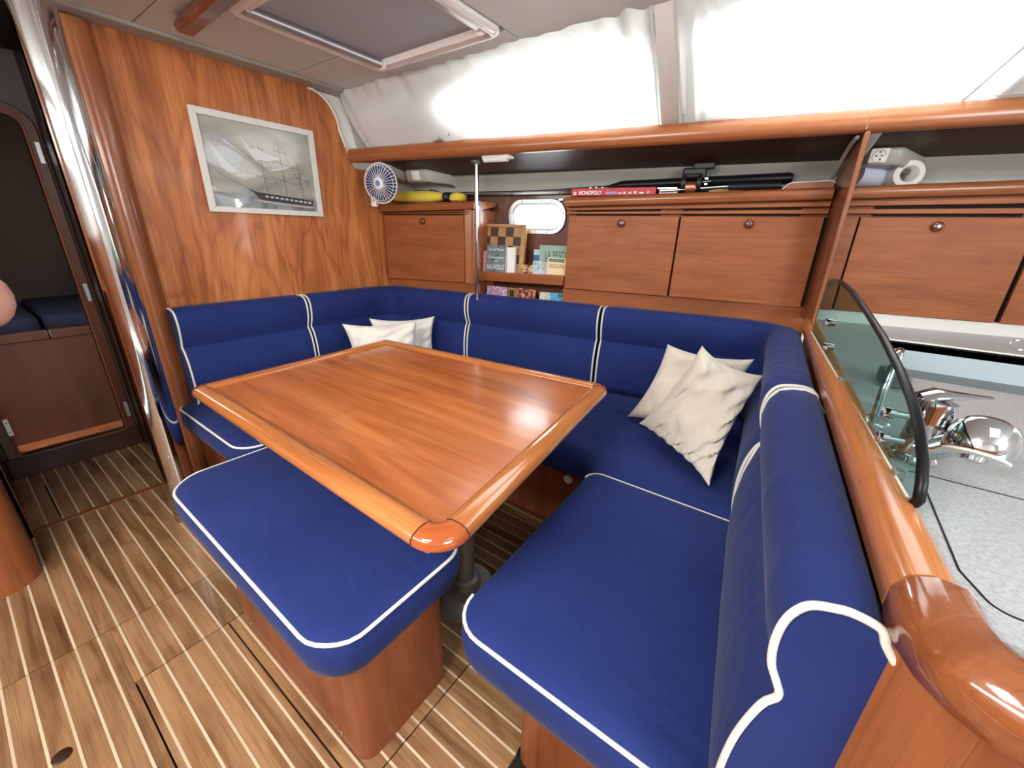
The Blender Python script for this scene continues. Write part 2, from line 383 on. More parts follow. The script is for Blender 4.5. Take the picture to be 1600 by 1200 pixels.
# ------------------------------------------------------------------ ceiling
ceil = struct('ceiling', M().box(-2.4, 1.9, -1.35, 1.55, 1.965, 2.02), m_ceil, 'off-white vinyl headliner of the cabin', smooth=False)
# panels leave the hatch opening free
for b in ((-2.20, -1.815, -.3, .66), (-2.20, -1.815, .665, 1.246), (-2.20, -1.815, 1.252, 1.56), (-1.81, -1.095, 1.445, 1.60), (-1.09, 1.9, .55, 1.62), (-1.09, 1.9, -1.35, .545), (-1.81, -1.095, -1.35, .79), (-2.2, -1.815, -1.35, -.305)):
    ob('ceiling_panel', M().box(b[0], b[1], b[2], b[3], 1.930, 1.964), m_ceil, ceil, bev=.003)
ob('liner_flange', M().box(-2.34, -2.205, -1.35, 1.60, 1.918, 1.964), m_gelc, ceil, bev=.006)
# hatch
hat = thing('deck_hatch', (-1.45, 1.12, 1.90), 'square overhead deck hatch with grey roller blind and white frame', 'hatch')
fp = fillet([(-1.80, .795), (-1.10, .795), (-1.10, 1.44), (-1.80, 1.44)], .045, 6)
path = [Vector((p[0], p[1], 1.93)) for p in fp]
fr = M().sweep(path, [(0, .0), (.0, -.010), (.012, -.018), (.030, -.020), (.040, -.012), (.052, -.014), (.060, -.004), (.060, .03), (0, .03)], closed=True)
ob('frame', fr, m_hatch, hat, ang=50)
ob('blind', M().box(-1.755, -1.145, .84, 1.395, 1.936, 1.940), m_blind, hat)
ob('roller_tube', M().tube([(-1.728, .835, 1.922), (-1.728, 1.385, 1.922)], .017, 16), m_alu, hat)
ob('end_cap', M().lathe([(.005, 0), (.020, 0), (.021, .012), (.014, .022), (.004, .024)], (-1.728, 1.378, 1.920), (0, 1, 0), 18), m_plastic, hat)
ob('pull_bar', M().box(-1.163, -1.143, .84, 1.36, 1.915, 1.934), m_alu, hat, bev=.004)
ob('end_cap', M().lathe([(.004, 0), (.014, 0), (.014, .012), (.008, .018)], (-1.153, 1.362, 1.918), (0, 1, 0), 14), m_plastic, hat)
# hand rails on the ceiling
def handrail(x0, y0, x1, y1, label):
    d = Vector((x1-x0, y1-y0, 0)); p = [Vector((x0, y0, 1.896))+d*t for t in (0, .02, .06, .12, .9, 1)]
    r = M(); prof = [(-.034, .006), (-.028, .022), (0, .030), (.028, .022), (.034, .006), (.024, -.012), (-.024, -.012)]
    r.sweep([p[1], p[2], p[4], p[5]], prof)
    t = thing('handrail', (x0, y0, 1.88), label, 'handrail', 'overhead handrails'); ob('bar', r, m_darkred, t, bev=.006, ang=50)
    for q in (.04, .5, .95): ob('mount', M().lathe([(.015, 0), (.015, .02)], Vector((x0, y0, 1.912))+d*q, seg=12), m_darkred, t)
handrail(-2.035, .755, -1.0, .712, 'dark red wooden overhead handrail beside the deck hatch')
handrail(-2.02, .455, -1.0, .38, 'dark red wooden overhead handrail above the mast post')

# ------------------------------------------------------------------ forward bulkhead
def yzpoly(x, pts, dx): return M().prism([(x, y, z) for y, z in pts], (dx, 0, 0))
corner = []
for k in range(9):
    a = pi/2*k/8; corner.append((1.36+.155*sin(a), 1.755+.165*cos(a)))
outl = [(.53, -.0), (.53, 1.918)]+corner+[(1.545, 1.68), (1.56, 1.60), (1.95, 1.60), (1.95, 0)]
struct('wall_forward', yzpoly(-2.33, outl, .03), m_bulk, 'varnished cherry main bulkhead with wavy vertical grain', ang=30)
struct('trim_1', M().tube([(-2.302, y+.004, z-.003) for y, z in corner+[(1.545, 1.68)]], .006, 8), m_gel, 'white bead along the curved edge of the bulkhead')
struct('trim_2', yzpoly(-2.35, [(1.2, 1.60), (1.2, 1.97), (1.80, 1.97), (1.80, 1.60)], .03), m_gel, 'white moulded liner between bulkhead and curtain')
# rounded bulkhead end post
rp = M().tube([(-2.315, .515, 0), (-2.315, .515, 1.912)], .052, 28)
struct('trim_3', rp, m_cabz, 'rounded wooden end post of the main bulkhead', ang=60)
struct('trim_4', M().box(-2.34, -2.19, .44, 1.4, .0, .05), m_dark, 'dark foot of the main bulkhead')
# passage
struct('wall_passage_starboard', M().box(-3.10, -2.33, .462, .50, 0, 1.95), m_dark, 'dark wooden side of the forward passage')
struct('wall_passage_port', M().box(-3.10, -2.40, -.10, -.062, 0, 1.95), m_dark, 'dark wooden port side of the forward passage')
dz0, dz1 = .115, 1.69
m_jamb = wood('dark_jamb', (.07, .021, .009), (.11, .033, .014), (.15, .045, .02), 'z', .35, .2, .8, .3)
def doorwall():
    mm = M(); inn = fillet([Vector((.0, dz0, 0)), Vector((.405, dz0, 0)), Vector((.405, dz1, 0)), Vector((.0, dz1, 0))], [.012, .012, .05, .05], 5)
    inn = [(p[0], p[1]) for p in inn]
    return inn
inn = doorwall()
n = len(inn)
cx_, cz_ = .2, .9
def ring_plate(x, inner, outer_fn, dx, mt, name, lab=None, parent=None, **k):
    n = len(inner); out = [outer_fn(p) for p in inner]; vs = []
    for X in (x, x+dx):
        vs += [(X, a, b) for a, b in inner]+[(X, a, b) for a, b in out]
    fs = []
    for i in range(n):
        j = (i+1) % n
        fs += [(i, j, n+j, n+i), (2*n+i, 3*n+i, 3*n+j, 2*n+j), (i, 2*n+i, 2*n+j, j), (n+i, n+j, 3*n+j, 3*n+i)]
    return M().add(vs, fs)
def outfull(p):
    y, z = p; return ((.50 if y > .2 else -.1), (1.97 if z > .9 else -.01))
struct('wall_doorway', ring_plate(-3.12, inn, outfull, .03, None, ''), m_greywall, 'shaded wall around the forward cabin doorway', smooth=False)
dfr = sthing('door_1', (-3.08, .2, 0), 'dark wooden frame of the doorway to the forward cabin', 'doorway')
ip = [(a, b) for a, b in inn]
def off(poly, d): return [tuple(q) for q in inset(poly, d)]
def frame_plate(inner, w, x, dx):
    o2 = off(inner, -w); n = len(inner); vs = []
    for X in (x, x+dx): vs += [(X, a, b) for a, b in inner]+[(X, a, b) for a, b in o2]
    fs = []
    for i in range(n):
        j = (i+1) % n; fs += [(i, j, n+j, n+i), (2*n+i, 3*n+i, 3*n+j, 2*n+j), (i, 2*n+i, 2*n+j, j), (n+i, n+j, 3*n+j, 3*n+i)]
    return M().add(vs, fs)
ob('frame', frame_plate(ip, .048, -3.09, .02), m_jamb, dfr, bev=.004)
ob('inner_bead', frame_plate(ip, .010, -3.10, .036), m_base, dfr, bev=.003)
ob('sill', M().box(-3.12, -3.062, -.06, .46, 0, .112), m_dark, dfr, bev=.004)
for z in (1.545, .90, .23):
    hg = M().box(-3.068, -3.062, .428, .444, z-.045, z+.045); ob('hinge', hg, m_alu, dfr, bev=.001)
st = ob('latch_plate', M().box(-3.068, -3.060, -.012, .008, .235, .325), m_alu, dfr, bev=.002)
ob('screw', M().lathe([(.003, 0), (.003, .002)], (-3.060, -.002, .255), (1, 0, 0), 8), m_rubber, st)
ob('screw', M().lathe([(.003, 0), (.003, .002)], (-3.060, -.002, .305), (1, 0, 0), 8), m_rubber, st)
ob('keeper', M().box(-2.50, -2.46, -.062, -.056, .05, .12), m_base, dfr, bev=.002)
# forward cabin
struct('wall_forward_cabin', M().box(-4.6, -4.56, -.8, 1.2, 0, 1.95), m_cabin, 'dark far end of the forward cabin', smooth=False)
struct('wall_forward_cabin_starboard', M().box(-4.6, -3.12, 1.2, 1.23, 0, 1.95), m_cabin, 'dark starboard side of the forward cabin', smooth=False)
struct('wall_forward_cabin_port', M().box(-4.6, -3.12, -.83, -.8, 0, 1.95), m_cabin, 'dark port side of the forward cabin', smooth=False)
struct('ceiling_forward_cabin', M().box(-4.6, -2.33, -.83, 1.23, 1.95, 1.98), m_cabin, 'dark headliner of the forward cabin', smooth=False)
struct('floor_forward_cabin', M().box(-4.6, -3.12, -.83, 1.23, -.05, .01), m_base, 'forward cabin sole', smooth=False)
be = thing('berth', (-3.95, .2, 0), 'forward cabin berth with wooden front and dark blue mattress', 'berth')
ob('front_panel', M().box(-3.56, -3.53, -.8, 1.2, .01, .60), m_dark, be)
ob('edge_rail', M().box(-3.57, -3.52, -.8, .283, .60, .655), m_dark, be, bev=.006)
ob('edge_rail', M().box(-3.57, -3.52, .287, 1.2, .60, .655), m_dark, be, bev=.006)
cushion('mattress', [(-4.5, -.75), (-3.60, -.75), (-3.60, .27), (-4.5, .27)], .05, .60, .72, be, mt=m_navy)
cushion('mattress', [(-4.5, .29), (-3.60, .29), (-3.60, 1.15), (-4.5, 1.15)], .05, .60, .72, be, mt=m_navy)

# port side shell (behind / beside the viewer)
struct('wall_port', M().box(-2.4, 1.9, -1.35, -1.30, 0, 1.15), m_cabz, 'cherry lower port side of the saloon', smooth=False)
struct('wall_port_upper', M().box(-2.4, 1.9, -1.35, -1.31, 1.15, 1.97), m_gel, 'white upper port side of the saloon', smooth=False)
struct('wall_port_forward', M().box(-2.44, -2.40, -1.35, -.06, 0, 1.97), m_cabz, 'cherry bulkhead on the port side', smooth=False)
struct('wall_aft', M().box(1.9, 1.94, -1.35, 2.6, 0, 1.97), m_gel, 'white aft bulkhead', smooth=False)
# rounded cabinet at the left edge
cp = fillet([Vector((-2.32, -.07, 0)), Vector((-2.05, -.07, 0)), Vector((-2.05, -.6, 0)), Vector((-2.32, -.6, 0))], [.004, .10, .02, .004], 10)
cp = [(p[0], p[1]) for p in cp]
cabp = thing('corner_cabinet', (-2.2, -.3, 0), 'wooden cabinet with rounded corner at the left edge of the frame', 'cabinet')
ob('body', M().prism([(x, y, .0) for x, y in cp], (0, 0, .95)), m_cabz, cabp, ang=50)
ob('top', M().prism([(x, y, .95) for x, y in off(cp[::-1] if False else cp, 0)], (0, 0, .02)), m_rail, cabp, ang=50, bev=.004)

# mast
ms = thing('mast_post', (-2.065, .381, 0), 'polished steel mast compression post beside the doorway', 'mast')
ob('post', M().tube([(-2.065, .381, .0), (-2.065, .381, 1.93)], .0555, 48), m_steel, ms, ang=60)
ob('screw', M().lathe([(.004, 0), (.003, .003)], (-2.065+.0555*cos(-.35), .381-.0555*sin(.35)-.0, .33), (1, -.3, 0), 8), m_chrome, ms)

# ------------------------------------------------------------------ hull side: outer wall with port hole, liner, shelf
PX, PZ = -1.36, 1.338        # port centre
def portshape(hw, hh, r, n=7):
    p = fillet([Vector((-hw, -hh, 0)), Vector((hw, -hh, 0)), Vector((hw, hh, 0)), Vector((-hw, hh, 0))], r, n)
    return [(q[0], q[1]) for q in p]
pin = portshape(.150, .068, .060)
def HP(dx, dz, s): return H(PX+dx*CH, s, PZ+dz)
def hull_with_hole():
    hole = portshape(.155, .073, .062); n = len(hole); vs = []; fs = []
    def outp(p):
        return ((1.3 if p[0] > 0 else -1.25), (.30 if p[1] > 0 else -1.338))
    for s in (2.335, 2.36):
        vs += [HP(a, b, s) for a, b in hole]+[HP(*outp(p), s) for p in hole]
    for i in range(n):
        j = (i+1) % n
        fs += [(i, j, n+j, n+i), (2*n+i, 3*n+i, 3*n+j, 2*n+j), (i, 2*n+i, 2*n+j, j)]
    return M().add(vs, fs)
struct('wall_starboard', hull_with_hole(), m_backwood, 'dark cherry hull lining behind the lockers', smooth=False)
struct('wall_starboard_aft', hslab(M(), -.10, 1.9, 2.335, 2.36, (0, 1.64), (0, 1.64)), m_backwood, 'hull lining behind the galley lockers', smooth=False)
pw = sthing('window_1', tuple(H(PX, 2.32, PZ-.09)), 'small oval metal-framed porthole above the book rack', 'porthole')
def ringmesh(inner, outer, s0, s1):
    n = len(inner); vs = []
    for s in (s0, s1): vs += [HP(a, b, s) for a, b in inner]+[HP(a, b, s) for a, b in outer]
    fs = []
    for i in range(n):
        j = (i+1) % n; fs += [(i, j, n+j, n+i), (2*n+i, 3*n+i, 3*n+j, 2*n+j), (i, 2*n+i, 2*n+j, j), (n+i, n+j, 3*n+j, 3*n+i)]
    return M().add(vs, fs)
pout = portshape(.178, .094, .084)
ob('window_frame', ringmesh(pin, pout, 2.318, 2.338), m_alu, pw, bev=.004, ang=40)
ob('inner_ring', ringmesh(portshape(.143, .061, .055), pin, 2.322, 2.345), m_hatch, pw, bev=.002)
ob('pane', M().prism([HP(a, b, 2.352) for a, b in portshape(.15, .068, .06)], HN*.004), m_pane, pw)
for a, b in ((-.09, .081), (0.03, .081), (.09, .081), (-.07, -.081), (.0, -.081), (.07, -.081), (-.164, .02), (.164, .02), (.164, -.03)):
    ob('screw', M().lathe([(.001, .0), (.0045, 0), (.004, .002)], HP(a, b, 2.318), -HN, 8), m_greymetal, pw)
for a in (.155,):
    ob('dog_lever', M().obox(HP(a-.005, .088, 2.312), HX, (0, 0, 1), HN, .014, .006, .008), m_alu, pw, bev=.002)

# white liner beam under the shelf
XB = [-2.30, -2.05, -1.98, -1.90, -1.80, 1.6]
def beam():
    mm = M(); prof = [(2.334, 1.56), (2.25, 1.556), (2.236, 1.546), (2.242, 1.538), (2.268, 1.520), (2.282, 1.498), (2.270, 1.478), (2.272, 1.458), (2.29, 1.450), (2.334, 1.452)]
    vs = []; xs = [-2.295, -1.80, -1.3, -.8, -.3, -.05, .55, 1.9]; n = len(prof)
    for x in xs:
        dz = .012*(x+1.8)/2.0; vs += [H(x, s, z+min(dz, .012)) for s, z in prof]
    fs = [(i*n+k, i*n+(k+1) % n, (i+1)*n+(k+1) % n, (i+1)*n+k) for i in range(len(xs)-1) for k in range(n)]
    fs += [tuple(range(n)), tuple((len(xs)-1)*n+k for k in range(n))[::-1]]
    return mm.add(vs, fs)
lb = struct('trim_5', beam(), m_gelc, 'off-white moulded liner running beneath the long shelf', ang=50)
def knuckle(x0, x1, s0, zlo):
    mm = M(); vs = []; cols = [(x0-.10, .0), (x0, 1.), (x1, 1.), (x1+.08, 0.)]
    prof0 = [(2.32, 1.58), (2.24, 1.556), (2.236, 1.546), (2.26, 1.51), (2.30, 1.48)]
    prof1 = [(2.32, 1.60), (s0+.04, 1.595), (s0, 1.572), (s0+.015, zlo+.01), (2.32, zlo)]
    for x, w in cols: vs += [H(x, a[0]*(1-w)+b[0]*w, a[1]*(1-w)+b[1]*w) for a, b in zip(prof0, prof1)]
    n = 5; fs = [(i*n+k, i*n+(k+1) % n, (i+1)*n+(k+1) % n, (i+1)*n+k) for i in range(3) for k in range(n)]
    fs += [tuple(range(n)), tuple(3*n+k for k in range(n))[::-1]]
    return mm.add(vs, fs)
struct('trim_6', knuckle(-2.07, -1.93, 2.12, 1.505), m_gelc, 'raised liner block holding the switch near the fan', ang=50, bev=.008)
struct('trim_7', M().hexa([H(-2.31, 1.99, 1.575), H(-2.12, 2.06, 1.55), H(-2.12, 2.2, 1.52), H(-2.31, 2.15, 1.53), H(-2.31, 1.97, 1.606), H(-2.10, 2.03, 1.606), H(-2.10, 2.3, 1.606), H(-2.31, 2.3, 1.606)]), m_gelc, 'sloping liner piece in the corner above the fan', bev=.01, seg=3)
struct('trim_8', knuckle(.075, .165, 2.12, 1.512), m_gelc, 'raised liner block holding the socket above the galley lockers', ang=50, bev=.006)
# structural knees beside the divider
struct('trim_9', M().sweep([H(.028-.18*(q-1.96), q, z) for q, z in ((1.985, 1.600), (2.05, 1.590), (2.12, 1.560), (2.18, 1.522), (2.24, 1.485), (2.28, 1.462))], [(-.002, 0), (.012, 0), (.014, -.010), (.006, -.016), (-.002, -.012)]), m_gelc, 'curved white liner knee left of the divider panel', bev=.004)
struct('trim_10', M().prism([H(.050, 1.992, 1.605), H(.085, 1.992, 1.605), H(.060, 2.10, 1.555), H(.030, 2.13, 1.53)], (0, .03, .012)), m_gelc, 'white liner knee right of the divider panel', bev=.004)

# shelf
sh = thing('shelf', tuple(H(-1.0, 2.1, 1.605)), 'long overhead cherry shelf below the curtains', 'shelf')
prof = [(0, .006), (.008, -.002), (.03, -.004), (.034, .062), (.026, .068), (.010, .066), (.0, .052), (-.003, .03)]
def fascia(x0, x1):
    mm = M(); vs = []
    for x in (x0, x1): vs += [H(x, 1.957+a, 1.607+b) for a, b in prof]
    n = len(prof); fs = [(k, (k+1) % n, n+(k+1) % n, n+k) for k in range(n)]+[tuple(range(n)), tuple(range(n, 2*n))[::-1]]
    return mm.add(vs, fs)
ob('fascia', fascia(-2.298, .033), m_rail, sh, ang=50)
ob('fascia', fascia(.0365, 1.7), m_rail, sh, ang=50)
ob('joint_line', hslab(M(), .033, .0365, 1.959, 1.99, (1.610, 1.672), (1.610, 1.672)), m_holly, sh)
def board(x0, x1):
    m8 = M(); m8.hexa([H(x0, 1.988, 1.606), H(x1, 1.988, 1.606), H(x1, 2.26, 1.552), H(x0, 2.26, 1.552), H(x0, 1.988, 1.640), H(x1, 1.988, 1.640), H(x1, 2.30, 1.640), H(x0, 2.30, 1.640)]); return m8
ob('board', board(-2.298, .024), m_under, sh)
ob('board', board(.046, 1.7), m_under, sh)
ob('top_surface', hslab(M(), -2.298, 1.7, 1.985, 2.36, (1.641, 1.668), (1.641, 1.668)), m_gel, sh)
hg = thing('curtain_catch', tuple(H(-1.70, 1.965, 1.675)), 'small metal catch on the shelf edge below the curtain', 'catch')
ob('plate', M().obox(H(-1.70, 1.968, 1.678), HX, HN, (0, 0, 1), .028, .007, .002), m_greymetal, hg, bev=.001)
ob('pin', M().tube([H(-1.71, 1.966, 1.682), H(-1.675, 1.966, 1.684)], .0035, 8), m_alu, hg)
ob('lever', M().obox(H(-1.695, 1.966, 1.690), (.5, .1, .8), HN, (0, 0, 1), .012, .004, .003), m_copper, hg, bev=.001)

# divider panel + post
dv = thing('divider_panel', tuple(H(.03, 2.05, .93)), 'narrow upright wooden partition between saloon and galley lockers', 'partition')
def DV(q, z, o=0.): return H(.040-.0*q, q, z)+HX*o
dvp = [(1.962, .93), (2.175, .93), (2.24, 1.55), (2.00, 1.603), (1.962, 1.603)]
def dvx(q): return .034-.18*(q-1.96)
ob('panel', M().prism([H(dvx(q), q, z) for q, z in dvp], HX*.013), m_dvwood, dv, bev=.002)
ob('edge_strip', M().prism([H(dvx(q)-.002, q, z) for q, z in [(1.948, .93), (1.963, .93), (1.963, 1.6035), (1.948, 1.6035)]], HX*.017), m_base, dv, bev=.005)
po = thing('grab_post', tuple(H(-1.53, 2.0, .44)), 'thin vertical chrome post between shelf and settee back', 'post')
ob('tube', M().tube([H(-1.560, 2.075, .865), H(-1.560, 2.075, 1.592)], .0122, 20), m_chrome, po)
ob('flange', M().lathe([(.0115, 0), (.014, .012), (.030, .016), (.032, .022)], H(-1.560, 2.075, 1.574), seg=24), m_greymetal, po)
la = thing('shelf_lamp', tuple(H(-1.40, 2.02, 1.58)), 'small white oblong lamp under the shelf by the chrome post', 'lamp')
ob('body', M().prism([H(-1.40+a, 2.02+b, 1.590) for a, b in portshape(.082, .028, .026)], (0, 0, .018)), m_plastic, la, bev=.004)
ob('diffuser', M().tube([H(-1.465, 2.005, 1.588), H(-1.335, 2.005, 1.588)], .013, 14), m_paper, la)
# ------------------------------------------------------------------ lockers
def ztop(x): return 1.395+.024*(x+2.29)
def zdoor(x): return 1.336+.003*(x+2.29)
def zbot(x): return .943+.03*min(1, (x+2.29)/1.25)
def knob(parent, x, z, s=2.147, r=.019):
    ob('knob', M().lathe([(.010, -.004), (r*.95, 0), (r, .006), (r*.92, .012), (r*.6, .017), (r*.25, .018), (.001, .0175)], H(x, s, z), -HN, 20), m_knob, parent)
def locker(x0, x1, label, doors, knobs, slots, side=False):
    t = thing('locker', tuple(H((x0+x1)/2, 2.2, zbot(x0))), label, 'locker', 'cherry lockers along the hull')
    a, b = x0, x1
    ob('carcass', hslab(M(), a, b, 2.172, 2.33, (zbot(a)-.002, ztop(a)-.03), (zbot(b)-.002, ztop(b)-.03)), m_cab, t)
    for g in sorted(set([q for d in doors for q in d])): ob('door_gap', hslab(M(), g-.005, g+.005, 2.167, 2.1725, (zbot(g)+.004, zdoor(g)-.002), (zbot(g)+.004, zdoor(g)-.002)), m_void, t)
    # cornice
    mm = M(); vs = []; pr = [(2.162, -.047), (2.128, -.043), (2.120, -.030), (2.120, -.012), (2.130, -.001), (2.145, 0), (2.32, 0), (2.32, -.02), (2.18, -.047)]
    b2 = b+(.05 if side else 0)
    for x in (a-.003, b2): vs += [H(x, s, ztop(x)+z) for s, z in pr]
    n = len(pr); mm.add(vs, [(k, (k+1) % n, n+(k+1) % n, n+k) for k in range(n)]+[tuple(range(n)), tuple(range(n, 2*n))[::-1]])
    ob('cornice', mm, m_rail, t, ang=50)
    # vent slats
    zc = lambda x: ztop(x)-.047
    for i in range(2):
        f0 = .12+i*.46; f1 = f0+.26
        ob('vent_slat', hslab(M(), a, b, 2.140, 2.172, (zc(a)+(zdoor(a)-zc(a))*f1, zc(a)+(zdoor(a)-zc(a))*f0), (zc(b)+(zdoor(b)-zc(b))*f1, zc(b)+(zdoor(b)-zc(b))*f0)), m_cab, t, bev=.0015)
    for (sa, sb) in slots:
        for i in range(2):
            f0 = .40+i*.40; f1 = f0+.16
            ob('vent_slot', hslab(M(), sa, sb, 2.160, 2.1725, (zc(sa)+(zdoor(sa)-zc(sa))*f1, zc(sa)+(zdoor(sa)-zc(sa))*f0), (zc(sb)+(zdoor(sb)-zc(sb))*f1, zc(sb)+(zdoor(sb)-zc(sb))*f0)), m_void, t)
    for d0, d1 in doors:
        dd = ob('door', hslab(M(), d0+.0045, d1-.0045, 2.148, 2.166, (zbot(d0)+.002, zdoor(d0)-.003), (zbot(d1)+.002, zdoor(d1)-.003)), m_cab, t, bev=.002)
        for kx, kz in knobs:
            if d0 < kx < d1: knob(dd, kx, kz)
    return t
lk1 = locker(-2.288, -1.665, 'short cherry locker next to the fan with one flap door', [(-2.288, -1.700)], [(-1.985, 1.300)], [(-2.18, -1.76)], side=True)
# rounded side of the first locker
mm = M(); sd = [(-1.698, 2.150), (-1.668, 2.152), (-1.648, 2.164), (-1.636, 2.185), (-1.632, 2.215), (-1.632, 2.33), (-1.698, 2.33)]
vs = [H(x, s, zbot(-1.7)-.002) for x, s in sd]+[H(x, s, ztop(-1.65)-.045) for x, s in sd]; n = len(sd)
mm.add(vs, [(k, (k+1) % n, n+(k+1) % n, n+k) for k in range(n)]+[tuple(range(n))[::-1], tuple(range(n, 2*n))])
ob('side_post', mm, m_cabz, lk1, ang=50)
locker(-1.092, -.006, 'long cherry locker with two flap doors behind the settee', [(-1.086, -.556), (-.556, -.010)], [(-.815, 1.305), (-.275, 1.310)], [(-1.05, -.65), (-.55, -.10)])
locker(.044, 1.30, 'cherry galley locker above the worktop with rounded knob', [(.098, .598), (.604, 1.10)], [(.335, 1.31), (.85, 1.31)], [(.14, .55), (.62, 1.0)])
ob_f = hslab(M(), .048, .096, 2.152, 2.172, (zbot(0), zdoor(0)-.003), (zbot(0), zdoor(0)-.003)); struct('trim_11', ob_f, m_cab, 'narrow filler strip beside the divider panel')
# fascia under lockers / behind backrests
struct('trim_12', hslab(M(), -2.298, -1.62, 2.175, 2.20, (.45, .942), (.45, .957)), m_cab, 'cherry panel below the short locker', smooth=False)
struct('trim_13', hslab(M(), -1.10, .02, 2.175, 2.20, (.45, .970), (.45, .972)), m_cab, 'cherry panel below the long locker', smooth=False)
struct('trim_14', hslab(M(), .02, 1.4, 2.165, 2.20, (.80, .975), (.80, .975)), m_gel, 'pale strip under the galley lockers', smooth=False)

# book rack in the niche
rk = thing('book_rack', tuple(H(-1.36, 2.2, .86)), 'two tier cherry book rack below the porthole', 'rack')
ob('rail', hslab(M(), -1.632, -1.092, 2.150, 2.166, (.978, 1.030), (.986, 1.040)), m_rail, rk, bev=.004)
ob('shelf_board', hslab(M(), -1.632, -1.092, 2.166, 2.33, (.978, .990), (.984, .996)), m_cab, rk)
ob('shelf_board', hslab(M(), -1.632, -1.092, 2.166, 2.33, (.74, .75), (.74, .75)), m_cab, rk)
ob('side', hslab(M(), -1.640, -1.630, 2.165, 2.33, (.45, 1.03), (.45, 1.03)), m_cab, rk)

# ------------------------------------------------------------------ books and boards
def text_mesh(txt, size, bold=0.):
    c = bpy.data.curves.new('t', 'FONT'); c.body = txt; c.size = size; c.extrude = .0002; c.offset = bold
    o = bpy.data.objects.new('t', c); COL.objects.link(o); dg = bpy.context.evaluated_depsgraph_get()
    me = o.evaluated_get(dg).to_mesh(); vs = [v.co.copy() for v in me.vertices]; fs = [tuple(p.vertices) for p in me.polygons]
    o.evaluated_get(dg).to_mesh_clear(); bpy.data.objects.remove(o); bpy.data.curves.remove(c)
    return vs, fs
def put_text(parent, txt, o, r, u, width, height, mt, name='lettering', bold=0.):
    vs, fs = text_mesh(txt, .1, bold)
    x0 = min(v.x for v in vs); x1 = max(v.x for v in vs); y0 = min(v.y for v in vs); y1 = max(v.y for v in vs)
    r = Vector(r).normalized(); u = Vector(u).normalized(); nn = r.cross(u)
    P = [Vector(o)+r*((v.x-x0)/(x1-x0)*width)+u*((v.y-y0)/(y1-y0)*height)+nn*v.z for v in vs]
    return ob(name, M().add(P, fs), mt, parent, smooth=False)
cmats = {}
def cm(c, rough=.45):
    k = (tuple(c), rough)
    if k not in cmats: cmats[k] = nmat('print_%d' % len(cmats), c, rough)
    return cmats[k]
def blotch(c1, c2, c3, sc=60.):
    m = nmat('print_blotch', c1, .4); v = coords(m); n = N(m, 'ShaderNodeTexNoise', Scale=sc, Detail=3., Distortion=.6); L(m, v, n.inputs['Vector'])
    L(m, ramp(m, n.outputs[0], [(.38, c1), (.5, c2), (.62, c3)]), m.node_tree.nodes['Principled BSDF'].inputs['Base Color']); return m
def book(label, x, s, z, w, h, th, lean, mcov, name='book', tilt=0., cat='book'):
    """front cover facing the saloon; lean = backwards tilt"""
    t = thing(name, tuple(H(x, s, z)), label, cat, 'books in the rack below the porthole')
    r = HX.copy(); u = (Vector((0, 0, 1))*cos(lean)+HN*sin(lean)).normalized()
    if tilt: q = Matrix.Rotation(tilt, 3, r.cross(u)); r = q@r; u = q@u
    n = r.cross(u)    # towards the viewer (-HN)
    o = H(x, s, z)
    c = o+r*w/2+u*h/2
    ob('pages', M().obox(c-n*th/2, r, u, n, w/2-.002, h/2-.002, th/2-.001), m_paper, t)
    ob('cover', M().obox(c-n*.0008, r, u, n, w/2, h/2, .0008), mcov, t)
    ob('back_cover', M().obox(c-n*(th-.0004), r, u, n, w/2, h/2, .0006), mcov, t)
    return t, o+n*.0004, r, u
Wt = cm((.85, .85, .82)); Bk = cm((.02, .02, .03))
ch = thing('chess_board', tuple(H(-1.60, 2.24, .99)), 'wooden chequered board leaning behind the grey book', 'board')
r, u = HX, (Vector((0, 0, 1))*cos(.12)+HN*sin(.12)).normalized(); nn = r.cross(u)
co = H(-1.660, 2.235, 1.0)
tan_, dk_ = wood('board_light', (.36, .18, .07), (.5, .27, .11), (.58, .34, .15), 'x', .4, .1), cm((.05, .022, .014))
ob('body', M().obox(co+r*.14+u*.145-nn*.012, r, u, nn, .145, .150, .010), tan_, ch, bev=.002)
ob('rim', M().obox(co+r*.272+u*.142+nn*.002, r, u, nn, .014, .152, .006), tan_, ch, bev=.002)
ob('rim', M().obox(co+r*.13+u*.288+nn*.002, r, u, nn, .14, .008, .006), tan_, ch, bev=.002)
for i in range(5):
    for j in range(5):
        if (i+j) % 2 == 1: ob('square', M().obox(co+r*(.256-.050*i-.025)+u*(.278-.050*j-.025)-nn*.001, r, u, nn, .025, .025, .0012), dk_, ch, smooth=False)
m_gray = blotch((.09, .12, .13), (.19, .23, .24), (.13, .16, .17), 25.)
b, o, r, u = book('grey paperback lettered NUVOLE standing against the chequered board', -1.585, 2.185, .995, .125, .185, .02, .10, m_gray)
for tx, yy, hh, ww in (('Samuel Pistola', .155, .014, .10), ('Conversazione', .112, .013, .10), ('con', .092, .008, .025), ('NUVOLE', .050, .026, .11)):
    put_text(b, tx, o+r*(.0625-ww/2)+u*yy, r, u, ww, hh, Wt)
book('white paged paperback behind the grey book', -1.550, 2.207, .995, .135, .175, .018, .08, Wt)
book('pink and black paperback partly behind the chrome post', -1.618, 2.20, .995, .05, .15, .015, .08, blotch((.45, .10, .22), (.70, .35, .50), (.08, .03, .06)))
m_or = blotch((.05, .02, .02), (.55, .28, .10), (.75, .62, .45), 45.)
b, o, r, u = book('small paperback with black and orange cat-like print', -1.362, 2.20, .999, .064, .080, .018, .06, m_or)
m_navyp = cm((.04, .12, .30))
b, o, r, u = book('blue magazine standing left of the fishing book', -1.318, 2.235, .999, .10, .165, .008, .06, m_navyp)
